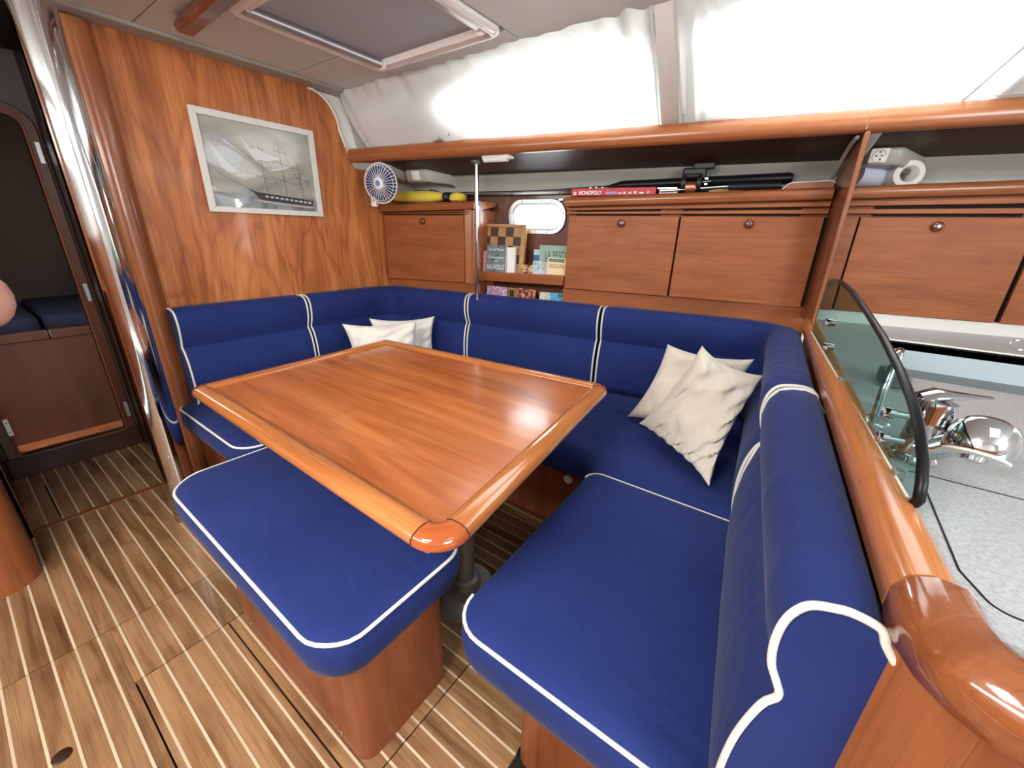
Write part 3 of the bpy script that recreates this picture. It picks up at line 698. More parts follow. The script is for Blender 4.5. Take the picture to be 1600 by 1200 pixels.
ob('title_band', M().obox(o+r*.05+u*.150+r.cross(u)*.0006, r, u, r.cross(u), .05, .015, .0003), cm((.45, .60, .78)), b)
put_text(b, 'S', o+r*.065+u*.115, r, u, .016, .020, Wt); put_text(b, 'W', o+r*.062+u*.088, r, u, .018, .018, Wt)
b, o, r, u = book('tall pale green book lettered LA PESCA', -1.276, 2.22, .999, .175, .190, .02, .06, cm((.28, .42, .36)))
put_text(b, 'LA PESCA', o+r*.035+u*.118, r, u, .135, .042, cm((.03, .08, .05)))
ob('title_band', M().obox(o+r*.095+u*.088+r.cross(u)*.0006, r, u, r.cross(u), .070, .020, .0003), cm((.035, .03, .22)), b)
put_text(b, 'LAGUNA', o+r*.035+u*.080+r.cross(u)*.0008, r, u, .125, .016, Wt)
b, o, r, u = book('light blue booklet in front of the LA PESCA book', -1.300, 2.200, .999, .095, .105, .012, .06, blotch((.22, .38, .50), (.60, .70, .74), (.35, .42, .36), 50.))
ob('title_band', M().obox(o+r*.047+u*.030+r.cross(u)*.0006, r, u, r.cross(u), .045, .022, .0003), cm((.60, .62, .78)), b)
put_text(b, 'IL', o+r*.02+u*.016+r.cross(u)*.001, r, u, .030, .026, Wt)
b, o, r, u = book('cream travel guide lettered SARDEGNA', -1.205, 2.178, .999, .110, .130, .014, .06, cm((.80, .66, .40)), tilt=-.03)
put_text(b, 'SARDEGNA', o+r*.012+u*.075, r, u, .090, .022, cm((.35, .05, .03)))
ob('title_band', M().obox(o+r*.052+u*.116+r.cross(u)*.0006, r, u, r.cross(u), .045, .009, .0003), cm((.12, .20, .16)), b)
ob('print', M().obox(o+r*.075+u*.022+r.cross(u)*.0006, r, u, r.cross(u), .024, .014, .0003), cm((.6, .16, .10)), b)
ob('print', M().obox(o+r*.022+u*.022+r.cross(u)*.0006, r, u, r.cross(u), .008, .012, .0003), Bk, b)
# lower tier
book('pink and white magazine on the lower rack tier', -1.585, 2.185, .760, .135, .185, .006, .10, blotch((.70, .62, .75), (.25, .15, .30), (.75, .35, .48), 40.))
lb_ = thing('folded_board', tuple(H(-1.46, 2.22, .75)), 'chequered wooden board on the lower rack tier', 'board')
ob('body', M().obox(H(-1.42, 2.23, .845), HX, (0, 0, 1), HN, .055, .095, .008), tan_, lb_, bev=.002)
ob('square', M().obox(H(-1.436, 2.2205, .905), HX, (0, 0, 1), HN, .014, .024, .001), dk_, lb_)
b, o, r, u = book('magazine with dark brown food photo on the lower rack tier', -1.392, 2.18, .755, .115, .195, .006, .08, blotch((.05, .01, .01), (.30, .07, .04), (.65, .30, .14), 55.), tilt=-.06)
b, o, r, u = book('booklet with white flower print on the lower rack tier', -1.250, 2.19, .755, .075, .180, .012, .10, blotch((.75, .74, .62), (.35, .36, .25), (.82, .80, .74), 70.))
b, o, r, u = book('blue seaside picture book on the lower rack tier', -1.182, 2.185, .755, .135, .182, .010, .10, blotch((.03, .16, .42), (.06, .32, .62), (.10, .42, .70), 22.))
ob('print', M().obox(o+r*.085+u*.168+r.cross(u)*.0006, r, u, r.cross(u), .04, .006, .0003), cm((.04, .06, .07)), b)

# ------------------------------------------------------------------ items on the lockers
bagm = M(); pts = []
for i in range(9):
    t = i/8; pts.append(H(-2.24+.50*t, 2.205, 1.418+.010*t))
bag = thing('rolled_bag', tuple(H(-2.0, 2.2, 1.395)), 'yellow rolled cloth bag with black band on the short locker', 'bag')
def blob(path, ry, rz, seg=14, wob=.08):
    mm = M(); vs = []; n = len(path)
    for i, p in enumerate(path):
        e = min(1, sqrt(max(0., sin(pi*min(1, max(0, (i+.35)/(n-.3)))))+.12))
        for k in range(seg):
            a = 2*pi*k/seg; w = 1+wob*noise.noise(Vector((p.x*9, k*.9, 3)))
            c, s_ = cos(a), sin(a); c = math.copysign(abs(c)**.7, c); s_ = math.copysign(abs(s_)**.7, s_)
            vs.append(p+HN*c*ry*e*w+Vector((0, 0, s_*rz*e*w)))
    fs = [(i*seg+k, i*seg+(k+1) % seg, (i+1)*seg+(k+1) % seg, (i+1)*seg+k) for i in range(n-1) for k in range(seg)]
    fs += [tuple(range(seg))[::-1], tuple((n-1)*seg+k for k in range(seg))]
    return mm.add(vs, fs)
ob('cloth', blob([H(-2.24+.38*i/8, 2.20, 1.438) for i in range(9)], .06, .034), m_yellow, bag, ang=60)
ob('band', blob([H(-1.865+.05*i/3, 2.20, 1.435) for i in range(4)], .055, .027, wob=0.), m_black, bag, ang=60)
ob('end_flap', blob([H(-1.815+.09*i/5, 2.19, 1.432) for i in range(6)], .045, .026, wob=.3), m_yellow, bag, ang=60)
ob('strap', M().tube([H(-2.10, 2.19, 1.466), H(-2.05, 2.18, 1.474), H(-1.98, 2.19, 1.470), H(-1.94, 2.18, 1.473), H(-1.90, 2.19, 1.465)], .004, 6), m_black, bag)
bx = thing('board_game_box', tuple(H(-.90, 2.22, 1.42)), 'flat red board game box with white lettering on the long locker', 'box')
c0 = H(-1.085, 2.165, 1.432)
bb = M().obox(c0+HX*.205+HN*.13+Vector((0, 0, .0165)), HX, HN, (0, 0, 1), .205, .13, .0175)
m_red = cm((.50, .025, .04)); ob('lid', bb, m_red, bx, bev=.002)
put_text(bx, 'MONOPOLY', c0+HX*.040+Vector((0, 0, .004))-HN*.0008, HX, (0, 0, 1), .115, .018, Wt, bold=.003)
ob('print', M().obox(c0+HX*.018+Vector((0, 0, .010))-HN*.0006, HX, (0, 0, 1), HN, .008, .008, .0004), cm((.75, .55, .42)), bx)
for i, (a, w, hh, cc) in enumerate(((.175, .055, .010, (.35, .30, .60)), (.235, .018, .006, (.8, .7, .7)), (.26, .012, .009, (.8, .75, .75)), (.285, .014, .008, (.75, .6, .6)), (.31, .012, .011, (.8, .75, .75)), (.335, .020, .007, (.8, .7, .68)), (.37, .012, .012, (.7, .35, .38)))):
    ob('print', M().obox(c0+HX*(a+w/2)+Vector((0, 0, .006+hh/2))-HN*.0006, HX, (0, 0, 1), HN, w/2, hh/2, .0004), cm(cc), bx)
rd = thing('fishing_rod', tuple(H(-.9, 2.25, 1.45)), 'black fishing rod with thick foam grip lying on the long locker', 'fishing rod')
ob('blank', M().tube([H(-1.90, 2.225, 1.462), H(-1.3, 2.225, 1.463), H(-.93, 2.225, 1.474)], [.0025, .004, .008], 10), m_black, rd)
ob('grip', M().tube([H(-.93, 2.225, 1.474), H(-.88, 2.225, 1.480), H(-.86, 2.225, 1.481), H(-.18, 2.245, 1.498), H(-.165, 2.245, 1.498)], [.009, .017, .021, .022, .018], 20), m_rubber, rd)
for x, z in ((-1.75, 1.464), (-1.45, 1.466), (-1.18, 1.470)):
    ob('line_guide', M().tube([H(x+.008*cos(a), 2.225, z-.010+.010*sin(a)) for a in [2*pi*k/10 for k in range(10)]], .0015, 6, closed=True), m_black, rd)
for x in (-1.02, -.99, -.96): ob('ring_band', M().tube([H(x, 2.225, 1.4715), H(x+.008, 2.225, 1.4718)], .0088, 10), m_alu, rd)
rl = thing('fishing_reel', tuple(H(-.55, 2.18, 1.44)), 'black fishing reel with copper coloured spool below the rod grip', 'fishing reel')
ob('frame', M().tube([H(-.580, 2.175, 1.478), H(-.560, 2.175, 1.478)], .036, 20).tube([H(-.515, 2.175, 1.478), H(-.497, 2.175, 1.478)], .036, 20).tube([H(-.575, 2.165, 1.507), H(-.50, 2.165, 1.507)], .010, 10), m_black, rl, ang=40)
ob('spool', M().tube([H(-.558, 2.17, 1.462), H(-.517, 2.17, 1.462)], .024, 18), m_copper, rl)
ob('reel_seat', M().obox(H(-.535, 2.19, 1.518), HX, HN, (0, 0, 1), .050, .014, .024), m_black, rl, bev=.008)
ob('clamp', M().obox(H(-.50, 2.185, 1.548), HX, HN, (0, 0, 1), .045, .012, .014), m_black, rl, bev=.006)
ob('handle_arm', M().tube([H(-.497, 2.16, 1.482), H(-.455, 2.155, 1.484)], .003, 8), m_chrome, rl)
for a, b_ in ((-.478, 1.494), (-.478, 1.472), (-.470, 1.494), (-.470, 1.472)):
    ob('handle_knob', M().lathe([(.001, -.005), (.005, -.003), (.005, .003), (.001, .005)], H(a, 2.15, b_), seg=10), m_chrome, rl)
ob('screw', M().lathe([(.001, -.004), (.005, 0), (.001, .004)], H(-.590, 2.155, 1.556), seg=10), m_chrome, rl)
ob('screw', M().lathe([(.001, -.004), (.005, 0), (.001, .004)], H(-.600, 2.15, 1.485), seg=10), m_chrome, rl)
sr2 = thing('spare_rod', tuple(H(-.4, 2.16, 1.44)), 'thin silver rod with black handle lying beside the reel', 'fishing rod')
ob('tube', M().tube([H(-.66, 2.155, 1.447), H(-.38, 2.155, 1.462)], .004, 10), m_alu, sr2)
ob('handle', M().tube([H(-.385, 2.155, 1.460), H(-.19, 2.16, 1.462)], [.013, .011], 14), m_black, sr2)
cs_ = thing('plastic_case', tuple(H(-.62, 2.17, 1.43)), 'small clear-framed case beside the reel', 'case')
ob('box', M().obox(H(-.635, 2.20, 1.446), HX, HN, (0, 0, 1), .042, .03, .017), m_greymetal, cs_, bev=.003)
ob('edge', M().obox(H(-.635, 2.169, 1.460), HX, HN, (0, 0, 1), .043, .002, .003), m_chrome, cs_, bev=.001)
bk = thing('canvas_pouch', tuple(H(-.42, 2.2, 1.43)), 'tan pouch lying under the silver rod', 'pouch')
ob('pouch', blob([H(-.47+.14*i/5, 2.21, 1.444) for i in range(6)], .03, .016), cm((.45, .30, .15), .8), bk, ang=60)
ws = M().prism([H(-.185, 2.150, 1.440), H(-.165, 2.150, 1.462), H(-.155, 2.150, 1.468), H(-.02, 2.150, 1.472), H(-.012, 2.150, 1.464), H(-.012, 2.150, 1.440)], HN*.014)
fd = thing('shelf_fiddle', tuple(H(-.1, 2.15, 1.44)), 'raised wooden end piece with white edging on the long locker', 'fiddle')
ob('board', ws, m_rail, fd, bev=.002)
ob('edging', M().tube([H(-.187, 2.156, 1.443), H(-.166, 2.156, 1.465), H(-.155, 2.156, 1.470), H(-.02, 2.156, 1.4745), H(-.0105, 2.156, 1.466)], .0028, 6), m_paper, fd)
# paper rolls right of the divider
p1 = thing('paper_stack', tuple(H(.09, 2.25, 1.445)), 'white paper roll lying beside the divider panel', 'paper roll')
ob('roll', M().tube([H(.045, 2.21, 1.500), H(.150, 2.27, 1.493)], [.045, .038], 28), cm((.62, .66, .82), .8), p1, ang=40)
p2 = thing('kitchen_roll', tuple(H(.23, 2.24, 1.445)), 'white kitchen paper roll with open core facing the galley', 'paper roll')
ax = (H(.215, 2.17, 1.482)-H(.185, 2.30, 1.478)).normalized(); c = H(.208, 2.175, 1.494)
ob('paper', M().lathe([(.020, -.15), (.046, -.15), (.047, -.002), (.044, 0), (.030, .001), (.026, -.004), (.020, -.15)], c, ax, 32), m_paper, p2, ang=40)
ob('core', M().lathe([(.0255, -.148), (.0262, -.004), (.0275, -.003), (.0275, -.148)], c, ax, 24), cm((.12, .11, .10)), p2, ang=40)

# sockets
def socket(x, s, z, label, faces):
    t = thing('wall_socket', tuple(H(x, s, z-.025)), label, 'socket'); n = (-HN+Vector((0, 0, -.25))).normalized(); u = (Vector((0, 0, 1))-n*n.z).normalized(); r = u.cross(n); c = H(x, s, z)
    ob('plate', M().obox(c, r, u, n, .028, .024, .004), m_plastic, t, bev=.003)
    if faces == 2:
        ob('rim', M().tube([c+n*.0045+(r*cos(a)+u*sin(a))*.019 for a in [2*pi*k/20 for k in range(20)]], .0015, 6, closed=True), m_alu, t)
        for a, b in ((-.008, .0), (.008, 0), (0, .012), (.006, -.012)): ob('pin_hole', M().lathe([(.003, 0), (.003, .001)], c+n*.004+r*a+u*b, n, 10), m_black, t)
    else:
        ob('switch', M().lathe([(.010, 0), (.009, .006), (.006, .010), (.001, .010)], c+n*.003, n, 16), m_plastic, t)
        ob('pin_hole', M().lathe([(.002, 0), (.002, .001)], c+n*.004+u*.016, n, 8), m_black, t)
socket(-1.995, 2.122, 1.545, 'small white switch on the liner between fan and chrome post', 1)
socket(.098, 2.122, 1.552, 'white socket with pin holes above the paper rolls', 2)

# ------------------------------------------------------------------ fan
fan = thing('fan', tuple(H(-2.10, 1.90, 1.37)), 'small round white fan with blue blades clipped beside the locker', 'fan')
fc = Vector((-2.030, 1.560, 1.484)); fax = (Vector((.35, -1, -.08))).normalized()
fr_ = fax.cross(Vector((0, 0, 1))).normalized(); fu = fr_.cross(fax)
R_ = .100
for kk, (rr, dd) in enumerate(((R_, 0.), (R_*.86, .014))):
    ob('rim', M().tube([fc+fax*dd+(fr_*cos(a)+fu*sin(a))*rr for a in [2*pi*k/40 for k in range(40)]], .0028 if kk == 0 else .0012, 6, closed=True), m_plastic, fan)
for side in (1, -1):
    g = M()
    for k in range(32):
        a = 2*pi*k/32; d = fr_*cos(a)+fu*sin(a)
        g.tube([fc+d*R_, fc+d*R_*.86+fax*.014*side, fc+d*.02+fax*.022*side], .0017, 4)
    o = ob('cage_wires', g, m_plastic, fan); o['kind'] = 'stuff'
ob('hub', M().lathe([(.004, .018), (.027, .018), (.028, .024), (.020, .028), (.001, .028)], fc, fax, 24), m_plastic, fan)
ob('badge', M().lathe([(.015, .0275), (.015, .030), (.001, .031)], fc, fax, 24), m_hubblue, fan)
ob('motor', M().lathe([(.03, -.06), (.034, -.02), (.018, .010), (.001, .012)], fc, fax, 24), m_plastic, fan)
for k in range(4):
    a0 = k*pi/2+.3; g = []
    for i in range(5):
        for j in range(7):
            rr = .018+.072*i/4; a = a0+(-.74+1.48*j/6)*(1. if i > 0 else .5); g.append(fc+(fr_*cos(a)+fu*sin(a))*rr+fax*(.006-.014*j/6))
    fs = [(i*7+j, i*7+j+1, (i+1)*7+j+1, (i+1)*7+j) for i in range(4) for j in range(6)]
    o = ob('blade', M().add(g, fs), m_fanblue, fan, ang=60); sm = o.modifiers.new('solid', 'SOLIDIFY'); sm.thickness = .0015
ob('arm', M().tube([fc-fax*.03-fu*.02, fc+fr_*.055-fu*.075-fax*.02, fc+fr_*.060-fu*.095-fax*.012], [.012, .014, .012], 12), m_plastic, fan)
ob('bracket', M().tube([fc+fr_*.060-fu*.098-fax*.014, (-2.301, 1.685, 1.392)], .008, 8), m_plastic, fan)
ob('clip', M().obox(fc+fr_*.062-fu*.092-fax*.014, fr_, fu, fax, .016, .026, .012), m_plastic, fan, bev=.004)
ob('screw', M().lathe([(.005, 0), (.005, .006)], fc+fr_*.056-fu*.085, fax, 10), m_greymetal, fan)

# ------------------------------------------------------------------ picture
pic = thing('framed_picture', (-2.29, 1.075, 1.305), 'white framed print of a sailing ship on the bulkhead', 'picture')
def PY(y, z, x): return Vector((x, y, z))
y0, y1, z0, z1 = .805, 1.350, 1.306, 1.720
ob('backing', M().box(-2.300, -2.288, y0+.004, y1-.004, z0+.004, z1-.004), m_paper, pic)
for nm, q in (('a', [(y0, z1), (y1, z1), (y1-.027, z1-.027), (y0+.027, z1-.027)]), ('b', [(y0, z0), (y1, z0), (y1-.027, z0+.024), (y0+.027, z0+.024)]),
              ('c', [(y0, z0+.0006), (y0, z1-.0006), (y0+.0268, z1-.0276), (y0+.0268, z0+.0246)]), ('d', [(y1, z0+.0006), (y1, z1-.0006), (y1-.0268, z1-.0276), (y1-.0268, z0+.0246)])):
    ob('frame_bar', M().prism([(-2.292, a, b) for a, b in q], (.014, 0, 0)), cm((.72, .72, .68), .4), pic, bev=.0015)
def sea_sky():
    m = nmat('print_sea_sky', (.5, .5, .45), .5); b = m.node_tree.nodes['Principled BSDF']
    v = coords(m, (1, 3, 9)); n = N(m, 'ShaderNodeTexNoise', Scale=1.3, Detail=4., Distortion=1.2); L(m, v, n.inputs['Vector'])
    L(m, ramp(m, n.outputs[0], [(.3, (.34, .39, .38)), (.5, (.46, .47, .41)), (.7, (.58, .55, .47))]), b.inputs['Base Color']); return m
m_sky = sea_sky()
ob('print_sky', M().box(-2.288, -2.2872, y0+.025, y1-.025, z0+.02, z1-.02), m_sky, pic)
m_sea = blotch((.16, .22, .24), (.25, .31, .33), (.36, .42, .43), 18.)
ob('print_sea', M().box(-2.2870, -2.2866, y0+.025, y1-.025, z0+.022, 1.392), m_sea, pic)
def pp(pts, mt, nm, lay=0): ob(nm, M().prism([(-2.2862+.0004*lay, a, b) for a, b in pts], (.0003, 0, 0)), mt, pic, smooth=False)
m_hull = cm((.05, .065, .075)); m_sail_glare = cm((.62, .64, .62)); m_sail_glare2 = cm((.48, .51, .52)); m_mast = cm((.15, .15, .14))
pp([(.985, 1.418), (1.02, 1.405), (1.31, 1.384), (1.30, 1.356), (1.10, 1.362), (1.03, 1.374), (1.01, 1.40)], m_hull, 'print_hull', 1)
for k in range(10): pp([(1.06+.024*k, 1.392-.0017*k), (1.075+.024*k, 1.391-.0017*k), (1.075+.024*k, 1.383-.0017*k), (1.06+.024*k, 1.384-.0017*k)], Wt, 'print_gunport', 2)
pp([(1.0, 1.372), (1.31, 1.352), (1.29, 1.346), (1.15, 1.352), (1.03, 1.36)], cm((.55, .6, .6)), 'print_wave', 2)
def ln(a, b, w, nm='print_mast'): 
    d = Vector((b[0]-a[0], b[1]-a[1])).normalized(); nx, ny = -d.y*w, d.x*w
    pp([(a[0]+nx, a[1]+ny), (b[0]+nx, b[1]+ny), (b[0]-nx, b[1]-ny), (a[0]-nx, a[1]-ny)], m_mast, nm, 0)
for x_, h_ in ((1.075, 1.62), (1.17, 1.64), (1.255, 1.56)):
    ln((x_, 1.39), (x_-.012, h_), .0012)
for a, b in (((.985, 1.418), (.865, 1.475)), ((.99, 1.49), (1.10, 1.465)), ((1.09, 1.482), (1.23, 1.455)), ((1.01, 1.555), (1.10, 1.54)), ((1.13, 1.55), (1.22, 1.53)), ((1.22, 1.49), (1.30, 1.475)), ((1.03, 1.6), (1.09, 1.592)), ((1.13, 1.60), (1.20, 1.59)), ((1.22, 1.535), (1.28, 1.525))): ln(a, b, .0011, 'print_yard')
for a, b in (((1.075, 1.60), (.88, 1.468)), ((1.17, 1.62), (1.04, 1.41)), ((1.17, 1.62), (1.28, 1.39)), ((1.255, 1.55), (1.31, 1.385)), ((1.075, 1.6), (1.14, 1.40))): ln(a, b, .0005, 'print_rigging')
pp([(.835, 1.60), (.87, 1.63), (.93, 1.63), (.99, 1.545), (.955, 1.495), (.91, 1.49), (.93, 1.475), (.90, 1.475), (.845, 1.56)], m_sail_glare2, 'print_sail_glare', 0)  # pale shapes: sails mixed with window reflections painted into the print
pp([(.845, 1.60), (.858, 1.60), (.915, 1.52), (.955, 1.488), (.93, 1.478), (.905, 1.480)], m_sail_glare, 'print_sail_glare', 1)
pp([(.985, 1.64), (.995, 1.638), (1.03, 1.585), (1.055, 1.60), (1.075, 1.585), (1.165, 1.565), (1.09, 1.545), (1.055, 1.548), (1.04, 1.54)], m_sail_glare, 'print_sail_glare', 1)
pp([(.925, 1.466), (1.02, 1.482), (.955, 1.464)], m_sail_glare, 'print_sail_glare', 1)
pp([(1.075, 1.500), (1.24, 1.545), (1.15, 1.512)], m_sail_glare, 'print_sail_glare', 1)
pp([(1.19, 1.508), (1.30, 1.527), (1.22, 1.510)], m_sail_glare, 'print_sail_glare', 1)
ob('glass', M().box(-2.2845, -2.2835, y0+.02, y1-.02, z0+.018, z1-.018), m_picglass, pic)

# ------------------------------------------------------------------ curtains, window wall
def csurf(x, z):
    v = (1.93-z)/.25; yt = 1.53+.016*(x+2.28); yb = (1.992+x*SH)/CH
    return Vector((x, yt+(yb-yt)*v, z))
def pip(x, y, poly):
    c = False; n = len(poly); j = n-1
    for i in range(n):
        if (poly[i][1] > y) != (poly[j][1] > y) and x < (poly[j][0]-poly[i][0])*(y-poly[i][1])/(poly[j][1]-poly[i][1])+poly[i][0]: c = not c
        j = i
    return c
w1 = [(-1.66, 1.822), (-1.50, 1.858), (-1.31, 1.888), (-.95, 1.897), (-.74, 1.902), (-.665, 1.89), (-.665, 1.70), (-1.28, 1.702), (-1.47, 1.735)]
w2 = [(-.47, 1.893), (-.3, 1.905), (.36, 1.905), (.34, 1.75), (.30, 1.698), (-.25, 1.694), (-.48, 1.745)]
def winwall():
    nx, nz = 300, 34; X0, X1, Z0, Z1 = -2.34, 1.8, 1.664, 1.960; vs = []; fs = []; idx = {}
    for i in range(nx+1):
        for j in range(nz+1):
            x = X0+(X1-X0)*i/nx; z = Z0+(Z1-Z0)*j/nz; p = csurf(x, z); vs.append((p.x, p.y+.045, p.z))
    for i in range(nx):
        for j in range(nz):
            x = X0+(X1-X0)*(i+.5)/nx; z = Z0+(Z1-Z0)*(j+.5)/nz
            if pip(x, z, w1) or pip(x, z, w2): continue
            fs.append((i*(nz+1)+j, (i+1)*(nz+1)+j, (i+1)*(nz+1)+j+1, i*(nz+1)+j+1))
    return M().add(vs, fs)
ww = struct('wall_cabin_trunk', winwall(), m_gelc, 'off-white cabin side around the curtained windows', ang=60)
sm = ww.modifiers.new('solid', 'SOLIDIFY'); sm.thickness = .02; sm.offset = 1
for i, (wp, lab) in enumerate(((w1, 'long tapered window behind the left curtain'), (w2, 'long window behind the right curtain'))):
    vs = [csurf(x, z)+Vector((0, .072, 0)) for x, z in wp]; mm = M(); mm.prism(vs, (0, .004, 0))
    o = struct('window_%d' % (i+2), mm, m_pane, lab, cat='window', smooth=False)
struct('trim_15', M().add([csurf(x, z)+Vector((0, -.004, 0)) for x, z in ((-.640, 1.668), (-.575, 1.668), (-.525, 1.94), (-.595, 1.94))]+[csurf(x, z)+Vector((0, .05, 0)) for x, z in ((-.640, 1.668), (-.575, 1.668), (-.525, 1.94), (-.595, 1.94))], [(0, 1, 2, 3), (7, 6, 5, 4), (0, 4, 5, 1), (1, 5, 6, 2), (2, 6, 7, 3), (3, 7, 4, 0)]), m_gel, 'cream upright between the two curtains')
def curtain(xt0, xt1, xb0, xb1, label, sag, wrend, seed, zt=1.935, zb=1.671):
    t = thing('curtain', tuple(csurf((xb0+xb1)/2, zb)), label, 'curtain', 'white curtains above the shelf')
    nx, nz = 170, 26; vs = []; fs = []
    for i in range(nx+1):
        u = i/nx
        for j in range(nz+1):
            v = j/nz; xt = xt0+(xt1-xt0)*u; xb = xb0+(xb1-xb0)*u; x = xb+(xt-xb)*v
            z0_ = zb+.003*sin(u*9+seed); z1_ = zt-.004*abs(sin(u*34+seed)); z = z0_+(z1_-z0_)*v
            p = csurf(x, z)
            d = .008*v**2*sin(u*60+3*sin(u*11+seed))+.010*v**6*sin(u*110+seed)*.6
            d += .012*noise.noise(Vector((u*7, v*2.2, seed)))
            e = max(0, 1-abs(u-wrend)/.10); d += .014*e*sin((u-wrend)*120+v*1.5)
            d -= .012*sin(pi*v)*sag
            if u > .96 or u < .03: d += .004
            p.y += d-.012; vs.append(p)
    fs = [(i*(nz+1)+j, (i+1)*(nz+1)+j, (i+1)*(nz+1)+j+1, i*(nz+1)+j+1) for i in range(nx) for j in range(nz)]
    ob('cloth', M().add(vs, fs), m_curtain, t, ang=80)
    g = lambda i, j: Vector(vs[i*(nz+1)+j])+Vector((0, -.002, 0))
    ob('side_hem', M().tube([g(nx-1, j) for j in range(nz+1)], .0022, 6), m_curtain, t)
    ob('side_hem', M().tube([g(1, j) for j in range(nz+1)], .0022, 6), m_curtain, t)
    ob('bottom_hem', M().tube([g(i, 1) for i in range(0, nx+1, 2)], .0016, 6), m_curtain, t)
    for i in (int(nx*.37), nx-3, 3):
        ob('snap', M().lathe([(.001, .002), (.006, .001), (.006, -.001)], g(i, 3)+Vector((0, -.002, 0)), (0, -1, .3), 10), m_alu, t)
curtain(-2.275, -.597, -2.185, -.642, 'long white translucent curtain left of the cream upright', .8, .93, 1.3)
curtain(-.530, .47, -.572, .262, 'white translucent curtain right of the cream upright', .5, .05, 4.1)
curtain(.455, 1.6, .250, 1.6, 'white curtain end at the right edge above the shelf', .5, .05, 7.7)

# ------------------------------------------------------------------ settee
ST0, ST1 = .325, .445
se = thing('settee_base', (-1.2, 1.6, 0), 'U-shaped cherry settee base under the blue cushions', 'bench')
ob('front_panel', M().box(-1.72, -1.70, .55, 1.36, .0, ST0-.002), m_base, se)
ob('end_panel', M().prism([(x, y, 0) for x, y in [(-2.29, .545), (-1.72, .545), (-1.70, .565), (-2.29, .565)]], (0, 0, ST0-.002)), m_base, se, bev=.004)
ob('front_panel', M().box(-1.70, -.35, 1.36, 1.38, .0, ST0-.002), m_base, se)
fpn = fillet([Vector((-.335, .53, 0)), Vector((.10, .53, 0)), Vector((.10, .60, 0)), Vector((-.335, .60, 0))], [.03, 0, 0, 0], 6)
ob('end_panel', M().prism([(p[0], p[1], .0) for p in fpn], (0, 0, ST0-.002)), m_base, se, ang=50)
ob('front_panel', M().box(-.335, -.315, .60, 1.36, 0, ST0-.002), m_base, se)
ob('seat_board', M().prism([(-2.29, .56, 0), (-1.705, .56, 0), (-1.705, 1.365, 0), (-.33, 1.365, 0), (-.33, .56, 0), (.10, .56, 0), (.10, 2.16, 0), (-2.29, 1.72, 0)], (0, 0, .015)) if False else M().box(-2.29, -1.71, .57, 1.75, ST0-.016, ST0-.003).box(-1.71, -.32, 1.37, 1.70, ST0-.016, ST0-.003).box(-.33, .10, .57, 2.0, ST0-.016, ST0-.003), m_dark, se, smooth=False)
ob('door', M().box(-.27, .02, .522, .53, .06, .27), m_base, se, bev=.003)
ob('vent_cap', M().lathe([(.001, 0), (.020, 0), (.018, .010), (.001, .012)], (-.655, 1.358, .262), (0, -1, 0), 20), m_plastic, se)

def seat(name, poly, rad, label, pipes=(), sharp=True, z1=ST1):
    t = thing(name, (sum(p[0] for p in poly)/len(poly), sum(p[1] for p in poly)/len(poly), ST0), label, 'cushion', 'blue seat cushions of the settee')
    P = [Vector((x, y, 0)) for x, y in poly]
    fp, o = cushion('pad', P, rad, ST0, z1, t, sharp=sharp)
    for a, b in pipes:
        idx = [i % len(fp) for i in range(a, b)]
        full = inset([(p[0], p[1]) for p in fp], .001)
        ob('piping', M().tube([(full[i][0], full[i][1], z1-.004) for i in idx], .0046, 8, closed=(b-a == len(fp))), m_pipe, t, ang=80)
    return t, fp
def hs(x, s): return ((x, (s+x*SH)/CH))
# forward leg: corner index layout: each filleted corner gives 8 points
seat('seat_cushion', [(-2.285, .49), (-1.605, .49), (-1.60, 1.175), (-2.285, 1.175)], [.06, .09, .045, .045], 'blue seat cushion with white piping against the bulkhead, left of the table', [(0, 16)])
seat('seat_cushion', [(-2.285, 1.18), (-1.60, 1.18), (-1.55, 1.27), (-1.02, 1.275), hs(-1.02, 2.15), hs(-2.28, 2.15)], [.045]*6, 'blue seat cushion in the far corner, hidden behind the table')
seat('seat_cushion', [(-1.015, 1.275), (-.575, 1.275), (-.50, 1.213), (.066, 1.215), hs(.0, 2.15), hs(-1.015, 2.15)], [.052, .06, .06, .052, .052, .052], 'blue seat cushion under the two cream pillows, right of the table', [], False)
seat('seat_cushion', [(-.480, .455), (.120, .455), (.064, 1.21), (-.492, 1.205)], [.085, .045, .045, .05], 'large blue aft seat cushion with white piping in the right foreground', [(0, 9), (16, 32)], True, ST1+.003)

